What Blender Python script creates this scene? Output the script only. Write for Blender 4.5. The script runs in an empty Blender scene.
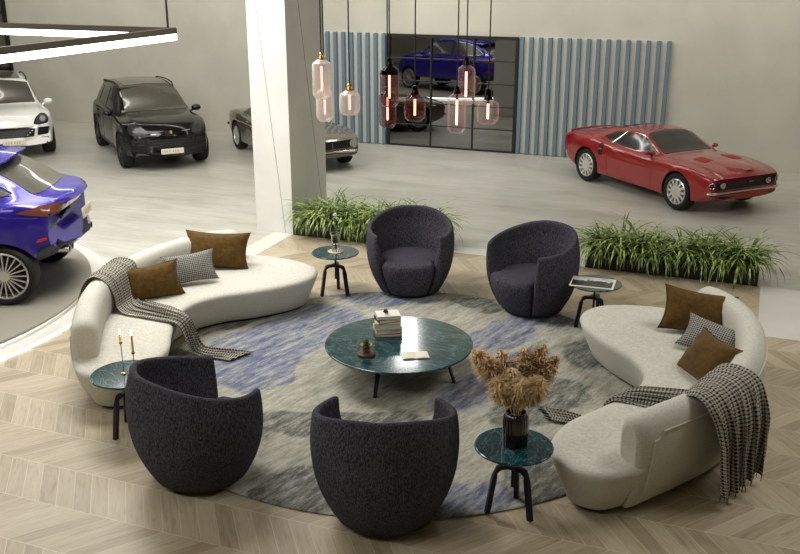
import bpy, bmesh, math, random
from mathutils import Vector, Matrix, noise
from mathutils.bvhtree import BVHTree
random.seed(7)
PI = math.pi
scene = bpy.context.scene
COL = scene.collection

# ------------------------------------------------------------ camera, world, lights, exposure
cam_d = bpy.data.cameras.new('camera')
cam = bpy.data.objects.new('camera', cam_d); COL.objects.link(cam)
cam.location = (0, 0, 4.3)
cam.rotation_euler = (math.radians(90 - 18.7), 0, math.radians(21))
cam_d.sensor_width = 36.0; cam_d.lens = 935 / 800 * 36; cam_d.clip_end = 200
scene.camera = cam

w = bpy.data.worlds.new('world'); scene.world = w; w.use_nodes = True
w.node_tree.nodes['Background'].inputs[0].default_value = (0.9, 0.93, 1.0, 1)
w.node_tree.nodes['Background'].inputs[1].default_value = 0.05

def area(name, loc, rot, size, size_y, power, color=(1, .98, .945)):
    d = bpy.data.lights.new(name, 'AREA'); d.shape = 'RECTANGLE'; d.size = size; d.size_y = size_y
    d.energy = power; d.color = color
    o = bpy.data.objects.new(name, d); COL.objects.link(o); o.location = loc
    o.rotation_euler = [math.radians(a) for a in rot]
    return o
area('ceiling_panel_showroom', (-11.5, 12.0, 6.1), (0, 0, 0), 8, 3.0, 500)
area('back_wall_fill', (-8, 18.6, 6.1), (42, 0, 0), 26, .6, 620)  # unseen fill light, added to brighten the back wall
area('ceiling_panel_lounge', (-6.6, 9.2, 6.1), (0, 0, 0), 2.6, 1.8, 250)
area('column_fill', (-8.6, 9.4, 6.0), (38, 0, 0), 2.2, .6, 190)  # added fill, tilted to brighten the column's front face
area('ceiling_panel_right', (2.5, 10, 6.1), (0, 0, 0), 3, 3, 210)
area('ceiling_panel_left', (-14, 5.0, 6.1), (0, 0, 0), 6, 4, 140)
area('ceiling_panel_front', (-7.0, 2.0, 6.05), (20, 0, 0), 8.0, 1.6, 270)
area('table_streak_light', (-6.84, 18.24, 4.6), (0, 0, 20.5), .5, 2.9, 62)  # unseen lamp added for the bright reflection on the coffee table

vs = scene.view_settings
vs.view_transform = 'Standard'; vs.look = 'None'; vs.gamma = 1.0; vs.exposure = 0.0
vs.use_curve_mapping = False
try:
    scene.cycles.max_bounces = 10; scene.cycles.diffuse_bounces = 5; scene.cycles.glossy_bounces = 5
    scene.cycles.transmission_bounces = 8; scene.cycles.transparent_max_bounces = 16
    scene.cycles.caustics_reflective = False; scene.cycles.caustics_refractive = False
    scene.cycles.sample_clamp_indirect = 4.0
    scene.cycles.use_denoising = True
except Exception:
    pass

# ------------------------------------------------------------ materials
def srgb(r, g, b):
    f = lambda c: (c / 255 / 12.92) if c / 255 <= .04045 else ((c / 255 + .055) / 1.055) ** 2.4
    return (f(r), f(g), f(b), 1)

def mat(name, col, rough=.5, metal=0.0, coat=0.0, spec=.5, trans=0.0, ior=1.45, emit=None, estr=0.0, alpha=1.0, sheen=0.0):
    m = bpy.data.materials.new(name); m.use_nodes = True
    b = m.node_tree.nodes['Principled BSDF']
    b.inputs['Base Color'].default_value = col
    b.inputs['Roughness'].default_value = rough
    b.inputs['Metallic'].default_value = metal
    b.inputs['Coat Weight'].default_value = coat
    b.inputs['Coat Roughness'].default_value = .03
    b.inputs['Specular IOR Level'].default_value = spec
    b.inputs['Transmission Weight'].default_value = trans
    b.inputs['IOR'].default_value = ior
    b.inputs['Alpha'].default_value = alpha
    b.inputs['Sheen Weight'].default_value = sheen
    if emit:
        b.inputs['Emission Color'].default_value = emit
        b.inputs['Emission Strength'].default_value = estr
    return m

class NT:
    """small helper to write node graphs"""
    def __init__(s, m):
        s.m = m; s.t = m.node_tree; s.b = s.t.nodes['Principled BSDF']
    def n(s, typ, **kw):
        nd = s.t.nodes.new(typ)
        for k, v in kw.items(): setattr(nd, k, v)
        return nd
    def l(s, a, b): s.t.links.new(a, b)
    def math(s, op, a, b=None, c=None, clamp=False):
        nd = s.n('ShaderNodeMath', operation=op); nd.use_clamp = clamp
        for i, v in enumerate((a, b, c)):
            if v is None: continue
            if isinstance(v, (int, float)): nd.inputs[i].default_value = v
            else: s.l(v, nd.inputs[i])
        return nd.outputs[0]
    def coord(s, kind='Object', scale=(1, 1, 1), rot=(0, 0, 0), loc=(0, 0, 0)):
        tc = s.n('ShaderNodeTexCoord'); mp = s.n('ShaderNodeMapping')
        mp.inputs['Scale'].default_value = scale; mp.inputs['Rotation'].default_value = rot
        mp.inputs['Location'].default_value = loc
        s.l(tc.outputs[kind], mp.inputs[0]); return mp.outputs[0]
    def rcoord(s, ang, scale):
        tc = s.n('ShaderNodeTexCoord'); a = s.n('ShaderNodeMapping'); b = s.n('ShaderNodeMapping')
        a.inputs['Rotation'].default_value = (0, 0, -ang); b.inputs['Scale'].default_value = scale
        s.l(tc.outputs['Object'], a.inputs[0]); s.l(a.outputs[0], b.inputs[0]); return b.outputs[0]
    def noise(s, vec, scale, detail=3, rough=.5, dist=0.0):
        nd = s.n('ShaderNodeTexNoise'); nd.inputs['Scale'].default_value = scale
        nd.inputs['Detail'].default_value = detail; nd.inputs['Roughness'].default_value = rough
        nd.inputs['Distortion'].default_value = dist
        s.l(vec, nd.inputs['Vector']); return nd.outputs[0]
    def ramp(s, fac, stops):
        nd = s.n('ShaderNodeValToRGB'); e = nd.color_ramp.elements
        while len(e) < len(stops): e.new(.5)
        for i, (p, c) in enumerate(stops): e[i].position = p; e[i].color = c
        s.l(fac, nd.inputs[0]); return nd.outputs[0]
    def mix(s, fac, a, b, mode='MIX'):
        nd = s.n('ShaderNodeMix', data_type='RGBA', blend_type=mode)
        for i, v in ((0, fac), (6, a), (7, b)):
            if isinstance(v, (int, float)): nd.inputs[i].default_value = v
            elif isinstance(v, tuple): nd.inputs[i].default_value = v
            else: s.l(v, nd.inputs[i])
        return nd.outputs[2]
    def bump(s, h, strength=.3, dist=.01):
        nd = s.n('ShaderNodeBump'); nd.inputs['Strength'].default_value = strength
        nd.inputs['Distance'].default_value = dist
        s.l(h, nd.inputs['Height']); s.l(nd.outputs[0], s.b.inputs['Normal'])

def m_plaster(name, col, rough=.8):
    m = mat(name, col, rough); t = NT(m)
    v = t.coord('Object'); nz = t.noise(v, 1.2, 4)
    c2 = tuple(c * .9 for c in col[:3]) + (1,)
    t.l(t.ramp(nz, [(.35, c2), (.65, col)]), t.b.inputs['Base Color'])
    t.bump(t.noise(v, 60, 3), .06, .004); return m
def m_concrete():
    m = mat('polished_concrete', srgb(176, 174, 162), .3); t = NT(m)
    v = t.coord('Object', (.35, 1.2, 1)); nz = t.noise(v, 1.6, 6, .6, .6)
    c = t.ramp(nz, [(.3, srgb(160, 158, 146)), (.5, srgb(180, 178, 167)), (.72, srgb(193, 191, 181))])
    n2 = t.noise(t.coord('Object', (1, 9, 1)), 1.3, 4, .6)
    c = t.mix(.35, c, t.ramp(n2, [(.35, srgb(158, 156, 145)), (.65, srgb(198, 196, 186))]))
    t.l(c, t.b.inputs['Base Color'])
    t.l(t.ramp(nz, [(.3, (.28, .28, .28, 1)), (.7, (.42, .42, .42, 1))]), t.b.inputs['Roughness'])
    return m
def m_chevron():
    m = mat('chevron_oak', srgb(180, 165, 135), .42); t = NT(m)
    tc = t.n('ShaderNodeTexCoord'); sx = t.n('ShaderNodeSeparateXYZ'); t.l(tc.outputs['Object'], sx.inputs[0])
    X, Y = sx.outputs[0], sx.outputs[1]
    B, Pw, SL = .515, .176, .385
    yb = t.math('DIVIDE', t.math('SUBTRACT', Y, 5.285), B)
    band = t.math('FLOOR', yb)
    fr = t.math('SUBTRACT', yb, band)
    tri = t.math('PINGPONG', yb, 1.0)                       # 0..1..0
    xs = t.math('DIVIDE', t.math('ADD', X, t.math('MULTIPLY', tri, SL)), Pw)
    idx = t.math('FLOOR', xs)
    fx = t.math('SUBTRACT', xs, idx)
    cb = t.n('ShaderNodeCombineXYZ'); t.l(idx, cb.inputs[0]); t.l(band, cb.inputs[1])
    wn = t.n('ShaderNodeTexWhiteNoise', noise_dimensions='3D'); t.l(cb.outputs[0], wn.inputs['Vector'])
    rnd = wn.outputs[0]
    # grain runs along the plank: coordinate across = fx, along = fr
    cg = t.n('ShaderNodeCombineXYZ')
    t.l(t.math('ADD', t.math('MULTIPLY', fx, 2.2), t.math('MULTIPLY', idx, 7.3)), cg.inputs[0])
    t.l(t.math('ADD', t.math('MULTIPLY', fr, .9), t.math('MULTIPLY', band, 3.1)), cg.inputs[1])
    g1 = t.noise(cg.outputs[0], 2.2, 5, .65, .8)
    base = t.ramp(rnd, [(0, srgb(146, 131, 106)), (.4, srgb(172, 157, 130)), (.75, srgb(188, 174, 148)), (1, srgb(204, 192, 168))])
    grain = t.ramp(g1, [(.3, srgb(132, 116, 92)), (.46, srgb(178, 164, 138)), (.75, srgb(202, 190, 166))])
    c = t.mix(.5, base, grain)
    e1 = t.math('LESS_THAN', fx, .03); e2 = t.math('LESS_THAN', fr, .012)
    edge = t.math('MAXIMUM', e1, e2)
    c = t.mix(t.math('MULTIPLY', edge, .7), c, srgb(222, 213, 192))
    c = t.mix(1.0, c, (.88, .875, .86, 1), 'MULTIPLY')
    t.l(c, t.b.inputs['Base Color'])
    t.bump(g1, .08, .003); return m
def m_fabric(name, c1, c2, stretch=(1, 1, 1), scale=60, bump=.5, rough=.95, sheen=.0):
    m = mat(name, c1, rough, spec=.15, sheen=sheen); t = NT(m)
    v = t.coord('Object', stretch); nz = t.noise(v, scale, 4, .65)
    n2 = t.noise(t.coord('Object'), 5, 2)
    f = t.math('ADD', t.math('MULTIPLY', nz, .94), t.math('MULTIPLY', n2, .06))
    t.l(t.ramp(f, [(.38, c1), (.62, c2)]), t.b.inputs['Base Color'])
    t.bump(nz, bump, .006); return m
def m_marble():
    m = mat('teal_marble', srgb(20, 62, 66), .14, coat=.12); t = NT(m)
    v = t.coord('Object'); n1 = t.noise(v, 2.6, 8, .62, 1.6)
    base = t.ramp(n1, [(.3, srgb(10, 38, 42)), (.5, srgb(18, 58, 63)), (.64, srgb(30, 78, 81)), (.85, srgb(80, 122, 122))])
    n2 = t.noise(t.coord('Object', (1, 2.4, 1), (0, 0, .6), (4, 2, 0)), 1.7, 7, .6, 2.5)
    vein = t.ramp(t.math('ABSOLUTE', t.math('SUBTRACT', n2, .5)), [(0, (1, 1, 1, 1)), (.022, (0, 0, 0, 1))])
    c = t.mix(t.math('MULTIPLY', vein, .22), base, srgb(150, 180, 176))
    t.l(c, t.b.inputs['Base Color']); return m
def m_rug():
    m = mat('rug_wool', srgb(150, 146, 128), .97, spec=.1); t = NT(m)
    v0 = t.coord('Object')
    dn = t.n('ShaderNodeTexNoise'); dn.inputs['Scale'].default_value = 1.1; dn.inputs['Detail'].default_value = 5
    t.l(v0, dn.inputs['Vector'])
    vm = t.n('ShaderNodeVectorMath', operation='MULTIPLY_ADD')
    t.l(dn.outputs['Color'], vm.inputs[0]); vm.inputs[1].default_value = (.9, .9, 0)
    t.l(v0, vm.inputs[2])
    sx = t.n('ShaderNodeSeparateXYZ'); t.l(vm.outputs[0], sx.inputs[0])
    X, Y = sx.outputs[0], sx.outputs[1]
    fibre = t.noise(t.rcoord(math.radians(74), (.35, 1.3, 1)), 26, 5, .8)
    streak = t.noise(t.rcoord(math.radians(74), (.32, 1.7, 1)), 6, 8, .85)
    c = t.ramp(streak, [(.30, srgb(112, 111, 101)), (.45, srgb(172, 170, 155)), (.64, srgb(208, 206, 192))])
    blue = t.ramp(streak, [(.32, srgb(76, 82, 106)), (.46, srgb(110, 118, 148)), (.64, srgb(174, 177, 182))])
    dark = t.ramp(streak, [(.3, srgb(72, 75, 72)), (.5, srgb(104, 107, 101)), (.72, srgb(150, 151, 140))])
    st2 = t.noise(t.rcoord(math.radians(74), (.5, 2.0, 1)), 7.5, 6, .85)
    # blue patches woven in, dark ones partly painted furniture shadows: centre x, y, radii, rotation, kind  (rug-local metres)
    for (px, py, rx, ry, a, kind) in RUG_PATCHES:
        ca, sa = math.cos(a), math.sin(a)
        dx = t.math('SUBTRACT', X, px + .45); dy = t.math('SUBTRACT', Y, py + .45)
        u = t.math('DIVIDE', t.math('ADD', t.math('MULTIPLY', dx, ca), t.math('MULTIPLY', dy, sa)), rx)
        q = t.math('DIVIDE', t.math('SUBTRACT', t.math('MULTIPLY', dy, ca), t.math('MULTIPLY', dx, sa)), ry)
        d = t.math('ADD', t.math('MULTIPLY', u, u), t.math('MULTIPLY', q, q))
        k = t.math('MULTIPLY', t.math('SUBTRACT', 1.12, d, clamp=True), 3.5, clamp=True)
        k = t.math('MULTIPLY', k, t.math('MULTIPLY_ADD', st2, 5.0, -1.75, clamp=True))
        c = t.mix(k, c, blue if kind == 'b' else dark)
    c = t.mix(.75, c, t.ramp(fibre, [(.25, (.35, .35, .35, 1)), (.75, (1, 1, 1, 1))]), 'MULTIPLY')
    t.l(c, t.b.inputs['Base Color'])
    t.bump(fibre, .7, .012); return m
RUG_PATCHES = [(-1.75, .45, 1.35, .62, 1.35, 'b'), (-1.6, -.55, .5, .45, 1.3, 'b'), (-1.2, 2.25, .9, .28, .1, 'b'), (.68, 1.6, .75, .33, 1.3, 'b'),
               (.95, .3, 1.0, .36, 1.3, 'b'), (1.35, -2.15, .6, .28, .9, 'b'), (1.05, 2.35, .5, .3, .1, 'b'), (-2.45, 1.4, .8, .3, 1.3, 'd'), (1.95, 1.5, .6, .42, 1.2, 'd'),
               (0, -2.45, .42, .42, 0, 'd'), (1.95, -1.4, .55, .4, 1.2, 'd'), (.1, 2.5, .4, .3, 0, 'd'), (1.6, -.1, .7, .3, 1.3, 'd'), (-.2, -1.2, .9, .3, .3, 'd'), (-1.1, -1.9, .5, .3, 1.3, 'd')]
def m_houndstooth(name, n, ca, cb):
    m = mat(name, ca, .95, spec=.1); t = NT(m)
    tc = t.n('ShaderNodeTexCoord'); sx = t.n('ShaderNodeSeparateXYZ'); t.l(tc.outputs['UV'], sx.inputs[0])
    U = t.math('MULTIPLY', sx.outputs[0], n); V = t.math('MULTIPLY', sx.outputs[1], n)
    a = t.math('GREATER_THAN', t.math('FRACT', U), .5); b = t.math('GREATER_THAN', t.math('FRACT', V), .5)
    dg = t.math('GREATER_THAN', t.math('FRACT', t.math('MULTIPLY', t.math('ADD', U, V), 2)), .5)
    s = t.math('ADD', a, b)                              # 0, 1, 2
    f = t.math('ADD', t.math('MULTIPLY', t.math('GREATER_THAN', s, 1.5), 1.0),
               t.math('MULTIPLY', t.math('COMPARE', s, 1.0, .1), dg), clamp=True)
    t.l(t.mix(f, ca, cb), t.b.inputs['Base Color'])
    t.bump(t.noise(tc.outputs['UV'], n * 3, 2), .4, .004); return m
def m_leaf():
    m = mat('grass_leaf', srgb(70, 100, 40), .5); t = NT(m)
    nz = t.noise(t.coord('Object'), 9, 2)
    t.l(t.ramp(nz, [(.32, srgb(38, 62, 22)), (.48, srgb(84, 112, 44)), (.64, srgb(176, 190, 110))]), t.b.inputs['Base Color'])
    return m
def m_lampglass(name, col, rough, a0, a1, em=0.0):
    m = mat(name, col, rough, coat=.6, emit=(1, .9, .84, 1) if em else None, estr=em); t = NT(m)
    lw = t.n('ShaderNodeLayerWeight'); lw.inputs['Blend'].default_value = .35
    mr = t.n('ShaderNodeMapRange'); mr.inputs['From Min'].default_value = .25; mr.inputs['From Max'].default_value = .95
    mr.inputs['To Min'].default_value = a0; mr.inputs['To Max'].default_value = a1
    t.l(lw.outputs['Facing'], mr.inputs[0]); t.l(mr.outputs[0], t.b.inputs['Alpha']); return m
def m_glossy_tint(name, col, rough=.05): return mat(name, col, rough, coat=1.0)

M = dict(
    wall=m_plaster('wall_paint', srgb(194, 191, 177)), ceil=m_plaster('ceiling_paint', srgb(200, 198, 190)),
    column=m_plaster('column_plaster', srgb(216, 215, 209), .6), concrete=m_concrete(), chevron=m_chevron(),
    marble_trim=m_plaster('pale_stone', srgb(206, 204, 195), .35),
    slat_blue=mat('slat_blue', srgb(98, 122, 136), .55), slat_back=mat('slat_backing', srgb(206, 202, 188), .7),
    frame=mat('black_frame', srgb(26, 24, 22), .4), header=mat('dark_header', srgb(30, 29, 27), .3),
    mirror=mat('smoked_mirror', srgb(132, 132, 130), .015, 1.0), dark_glass=mat('dark_window_glass', srgb(86, 84, 74), .12, .0, .5),
    chair=m_fabric('charcoal_boucle', srgb(34, 34, 41), srgb(86, 85, 94), (1, 1, .35), 110, .8),
    sofa=m_fabric('cream_boucle', srgb(186, 184, 172), srgb(204, 202, 191), (.4, .4, 2.4), 95, .35),
    dark=mat('dark_plinth', srgb(18, 17, 17), .7), leg=mat('aubergine_metal', srgb(27, 20, 40), .35, .3),
    marble=m_marble(), velvet=m_fabric('brown_velvet', srgb(78, 56, 20), srgb(94, 70, 28), (1, 1, 1), 22, .15, .8, .1),
    hound=m_houndstooth('houndstooth', 32, srgb(30, 29, 28), srgb(178, 174, 160)),
    hound_fine=m_houndstooth('fine_houndstooth', 42, srgb(52, 54, 55), srgb(166, 165, 156)),
    paper=mat('page_paper', srgb(222, 216, 200), .8), leaf=m_leaf(), soil=m_plaster('soil', srgb(40, 32, 24), .95),
    planter=mat('planter_black', srgb(22, 19, 17), .5), pampas=m_fabric('pampas_plume', srgb(208, 176, 128), srgb(238, 212, 168), (1, 1, 1), 30, .2),
    smoke_vase=mat('smoked_ribbed_glass', srgb(30, 20, 18), .08, coat=.6), glass=mat('clear_glass', (1, 1, 1, 1), .0, trans=1.0, ior=1.3),
    brass=mat('brass', srgb(190, 150, 90), .25, 1.0), wax=mat('candle_wax', srgb(226, 196, 140), .5),
    flame=mat('flame', (1, .6, .2, 1), .5, emit=(1, .5, .16, 1), estr=60),
    wood=mat('walnut_base', srgb(92, 62, 42), .5), green=mat('succulent_green', srgb(50, 100, 60), .5), white=mat('white_petal', srgb(235, 235, 228), .5),
    led=mat('led_diffuser', (1, 1, .96, 1), .5, emit=(1, .99, .94, 1), estr=7), led_ring=mat('led_ring', (1, 1, 1, 1), .5, emit=(1, .99, .95, 1), estr=9), led_line=mat('led_line', (1, 1, 1, 1), .5, emit=(1, .99, .95, 1), estr=3),
    led_body=mat('led_profile', srgb(74, 68, 58), .35, .6), platform=mat('turntable_top', srgb(150, 146, 134), .35),
    cable=mat('cable', srgb(20, 18, 16), .6), lamp_black=mat('lamp_black_chrome', srgb(24, 18, 18), .15, .8),
    opal=m_lampglass('frosted_glass', srgb(236, 230, 222), .25, .52, .85, .05), 
    smoke_glass=m_lampglass('smoked_lamp_glass', srgb(84, 30, 28), .03, .42, .92), clear_lamp=m_lampglass('clear_lamp_glass', srgb(206, 170, 164), .03, .10, .75),
    filament=mat('filament', (1, .35, .25, 1), .5, emit=(1, .30, .2, 1), estr=6),
    filament_soft=mat('filament_soft', (1, .6, .5, 1), .5, emit=(1, .55, .45, 1), estr=2.2),
    # vehicles
    red=mat('red_paint', srgb(142, 10, 13), .25, .1, 1.0), black=mat('black_paint', srgb(5, 5, 5), .14, 0, .25, .35),
    white_p=mat('white_paint', srgb(232, 232, 228), .25, 0, 1.0), blue=mat('violet_blue_paint', srgb(38, 22, 142), .25, .2, .7),
    grey_p=mat('grey_paint', srgb(104, 98, 86), .25, .5, 1.0),
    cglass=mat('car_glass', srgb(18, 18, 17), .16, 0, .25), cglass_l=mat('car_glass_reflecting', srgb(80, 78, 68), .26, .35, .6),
    tire=mat('tire_rubber', srgb(16, 16, 16), .75), rim_l=mat('rim_light', srgb(205, 203, 196), .3, .5), rim_d=mat('rim_dark', srgb(40, 40, 40), .3, .7),
    chrome=mat('chrome', srgb(200, 198, 190), .12, 1.0), black_pl=mat('black_trim_plastic', srgb(16, 16, 16), .45),
    lamp=mat('headlamp_lens', srgb(150, 150, 148), .06, .3, 1.0), lamp_d=mat('dark_headlamp_lens', srgb(44, 44, 44), .2, .1, .15),
    tail=mat('tail_lamp_lens', srgb(110, 62, 44), .08, 0, 1.0), red_reflect=mat('red_reflector', srgb(190, 40, 40), .2, 0, .5),
    plate_ink=mat('plate_marking', srgb(176, 166, 138), .5), plate=mat('number_plate', srgb(214, 206, 180), .4), seatleather=mat('car_interior', srgb(60, 14, 14), .6),
)
_vein = NT(M['marble'])

# ------------------------------------------------------------ mesh helpers
def link(name, me, m, parent=None, smooth=True, angle=None):
    o = bpy.data.objects.new(name, me); COL.objects.link(o)
    if m is not None and not me.materials: me.materials.append(m)
    if smooth:
        for p in me.polygons: p.use_smooth = True
        if angle is not None:
            me.set_sharp_from_angle(angle=math.radians(angle))
    if parent is not None: o.parent = parent
    return o
def mesh_obj(name, verts, faces, m, parent=None, smooth=True, angle=None, uvs=None):
    me = bpy.data.meshes.new(name); me.from_pydata([tuple(v) for v in verts], [], faces); me.update()
    if uvs:
        ul = me.uv_layers.new(name='UVMap')
        for lp in me.loops: ul.data[lp.index].uv = uvs[lp.vertex_index]
    return link(name, me, m, parent, smooth, angle)
def bm_obj(name, bm, m, parent=None, smooth=True, angle=35):
    bmesh.ops.recalc_face_normals(bm, faces=bm.faces)
    me = bpy.data.meshes.new(name); bm.to_mesh(me); bm.free()
    o = link(name, me, m, parent, smooth, angle)
    for p in me.polygons:
        if len(p.vertices) > 12: p.use_smooth = False
    return o
def empty(name, loc=(0, 0, 0), rz=0.0, label=None, cat=None, group=None):
    o = bpy.data.objects.new(name, None); COL.objects.link(o); o.location = loc; o.rotation_euler = (0, 0, rz)
    o.empty_display_size = .1
    tag(o, label, cat, group); return o
def tag(o, label=None, cat=None, group=None, kind=None):
    if label: o['label'] = label
    if cat: o['category'] = cat
    if group: o['group'] = group
    if kind: o['kind'] = kind
    return o
def copy_tree(o, parent=None):
    c = o.copy(); COL.objects.link(c); c.parent = parent
    for ch in list(o.children): copy_tree(ch, c)
    return c
def add_box(bm, c, s, bevel=0.0, rot=None):
    r = bmesh.ops.create_cube(bm, size=1); vs_ = r['verts']
    bmesh.ops.scale(bm, vec=s, verts=vs_)
    if bevel:
        es = list({e for v in vs_ for e in v.link_edges})
        rb = bmesh.ops.bevel(bm, geom=es, offset=bevel, segments=3, affect='EDGES', profile=.5)
        vs_ = list({v for f in rb['faces'] for v in f.verts} | {v for v in vs_ if v.is_valid})
    if rot is not None: bmesh.ops.rotate(bm, cent=(0, 0, 0), matrix=rot, verts=vs_)
    bmesh.ops.translate(bm, vec=c, verts=vs_); return vs_
def box(name, lo, hi, m, parent=None, bevel=0.0):
    bm = bmesh.new()
    add_box(bm, [(a + b) / 2 for a, b in zip(lo, hi)], [b - a for a, b in zip(lo, hi)], bevel)
    return bm_obj(name, bm, m, parent, smooth=bool(bevel))
def add_lathe(bm, prof, n=32, c=(0, 0, 0), axis='Z', cap=True, rib=0.0, ribn=0):
    rings = []
    for r, z in prof:
        ring = []
        for i in range(n):
            a = 2 * PI * i / n
            rr = r * (1 + rib * math.cos(ribn * a)) if rib else r
            p = (rr * math.cos(a), rr * math.sin(a), z)
            if axis == 'Y': p = (p[0], p[2], p[1])
            if axis == 'X': p = (p[2], p[0], p[1])
            ring.append(bm.verts.new((p[0] + c[0], p[1] + c[1], p[2] + c[2])))
        rings.append(ring)
    for a, b in zip(rings, rings[1:]):
        for i in range(n):
            bm.faces.new((a[i], a[(i + 1) % n], b[(i + 1) % n], b[i]))
    if cap: bm.faces.new(rings[0][::-1]); bm.faces.new(rings[-1])
def lathe(name, prof, m, parent=None, n=32, angle=40, **k):
    bm = bmesh.new(); add_lathe(bm, prof, n, **k); return bm_obj(name, bm, m, parent, angle=angle)
def add_tube(bm, pts, r, n=8, cap=True):
    pts = [Vector(p) for p in pts]; rs = r if isinstance(r, (list, tuple)) else [r] * len(pts)
    rings = []; up = Vector((0, 0, 1))
    prev = None
    for i, p in enumerate(pts):
        t = (pts[min(i + 1, len(pts) - 1)] - pts[max(i - 1, 0)]).normalized()
        if prev is None:
            a = t.cross(up if abs(t.z) < .9 else Vector((1, 0, 0))).normalized()
        else:
            a = (prev - t * prev.dot(t)).normalized()
        prev = a; b = t.cross(a)
        rings.append([bm.verts.new(p + (a * math.cos(2 * PI * k / n) + b * math.sin(2 * PI * k / n)) * rs[i]) for k in range(n)])
    for a, b in zip(rings, rings[1:]):
        for k in range(n): bm.faces.new((a[k], a[(k + 1) % n], b[(k + 1) % n], b[k]))
    if cap: bm.faces.new(rings[0][::-1]); bm.faces.new(rings[-1])
def tube(name, pts, r, m, parent=None, n=8):
    bm = bmesh.new(); add_tube(bm, pts, r, n); return bm_obj(name, bm, m, parent, angle=50)
def catmull(pts, n, closed=False):
    """n points per span"""
    P = [Vector(p) for p in pts]; L = len(P); out = []
    spans = L if closed else L - 1
    for i in range(spans):
        if closed: p0, p1, p2, p3 = P[(i - 1) % L], P[i], P[(i + 1) % L], P[(i + 2) % L]
        else: p0, p1, p2, p3 = P[max(i - 1, 0)], P[i], P[i + 1], P[min(i + 2, L - 1)]
        for k in range(n):
            t = k / n
            out.append(.5 * ((2 * p1) + (p2 - p0) * t + (2 * p0 - 5 * p1 + 4 * p2 - p3) * t * t + (3 * p1 - p0 - 3 * p2 + p3) * t ** 3))
    if not closed: out.append(P[-1].copy())
    return out
def lerp_tab(tab, x):
    """monotone cubic interpolation of [(x, y), ...]"""
    if x <= tab[0][0]: return tab[0][1]
    if x >= tab[-1][0]: return tab[-1][1]
    n = len(tab)
    d = [(tab[i + 1][1] - tab[i][1]) / (tab[i + 1][0] - tab[i][0]) for i in range(n - 1)]
    ms = [d[0]] + [0 if d[i - 1] * d[i] <= 0 else 2 * d[i - 1] * d[i] / (d[i - 1] + d[i]) for i in range(1, n - 1)] + [d[-1]]
    for i in range(n - 1):
        if x <= tab[i + 1][0]:
            h = tab[i + 1][0] - tab[i][0]; t = (x - tab[i][0]) / h
            return ((2 * t ** 3 - 3 * t * t + 1) * tab[i][1] + (t ** 3 - 2 * t * t + t) * h * ms[i] +
                    (-2 * t ** 3 + 3 * t * t) * tab[i + 1][1] + (t ** 3 - t * t) * h * ms[i + 1])
def smooth01(t): t = max(0, min(1, t)); return t * t * (3 - 2 * t)

# ------------------------------------------------------------ setting
WY = 21.4
def S(o): return tag(o, kind='structure')
def poly_slab(name, poly, z0, z1, m):
    n = len(poly); v = [(x, y, z0) for x, y in poly] + [(x, y, z1) for x, y in poly]
    f = [tuple(range(n))[::-1], tuple(range(n, 2 * n))] + [(i, (i + 1) % n, n + (i + 1) % n, n + i) for i in range(n)]
    return S(mesh_obj(name, v, f, m, smooth=False))
poly_slab('floor', [(-24, -5), (8, -5), (8, WY), (-24, WY)], -.2, -.012, M['concrete'])
poly_slab('floor_wood', [(-13, -4), (7.9, -4), (7.9, 11.35), (.28, 11.35), (.28, 13.27), (-7.0, 13.27), (-7.0, 9.25), (-13, 9.25)], -.012, 0, M['chevron'])
poly_slab('trim_1', [(-7.0, 13.27), (.28, 13.27), (.28, 13.58), (-7.0, 13.58)], -.012, .004, M['marble_trim'])
poly_slab('trim_2', [(.28, 11.35), (7.9, 11.35), (7.9, 13.27), (.28, 13.27)], -.012, .002, M['marble_trim'])
poly_slab('trim_3', [(-7.35, 9.25), (-7.0, 9.25), (-7.0, 13.3), (-7.35, 13.3)], -.012, .003, M['marble_trim'])
S(box('wall_back', (-24, WY, -.2), (8, WY + .2, 6.2), M['wall']))
S(box('wall_left', (-24.2, -5, -.2), (-24, WY, 6.2), M['wall']))
S(box('wall_right', (8, -5, -.2), (8.2, WY, 6.2), M['wall']))
S(box('wall_front', (-24, -5.2, -.2), (8, -5, 6.2), M['wall']))
S(box('ceiling', (-24, -5, 6.2), (8, WY, 6.4), M['ceil']))

# square column with a slanting joint line on each face
colm = S(box('wall_column', (-7.70, 13.33, -.01), (-7.02, 14.65, 6.2), M['column']))
bm = bmesh.new()
add_tube(bm, [(-7.16, 13.332, 0.0), (-8.0 + .32, 13.332, 5.2)], .006, 6)
bm_obj('trim_4', bm, mat('joint_grey', srgb(150, 148, 140), .7), colm)
bm = bmesh.new(); add_tube(bm, [(-7.022, 14.45, 0.3), (-7.022, 13.45, 5.4)], .005, 6)
bm_obj('trim_5', bm, mat('joint_dark', srgb(96, 92, 80), .7), colm)

# dark window on the back wall, far left
wf = S(box('window_2', (-24, WY - .03, 1.36), (-20.02, WY + .001, 6.2), M['dark_glass']))
bm = bmesh.new()
add_box(bm, (-20.05, WY - .05, 3.78), (.09, .08, 4.84)); add_box(bm, (-22, WY - .05, 1.38), (4.0, .08, .1))
add_box(bm, (-22, WY - .05, 2.95), (4.0, .07, .05)); add_box(bm, (-22, WY - .05, 4.5), (4.0, .07, .05))
bm_obj('window_frame', bm, M['frame'], wf, smooth=False)

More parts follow.
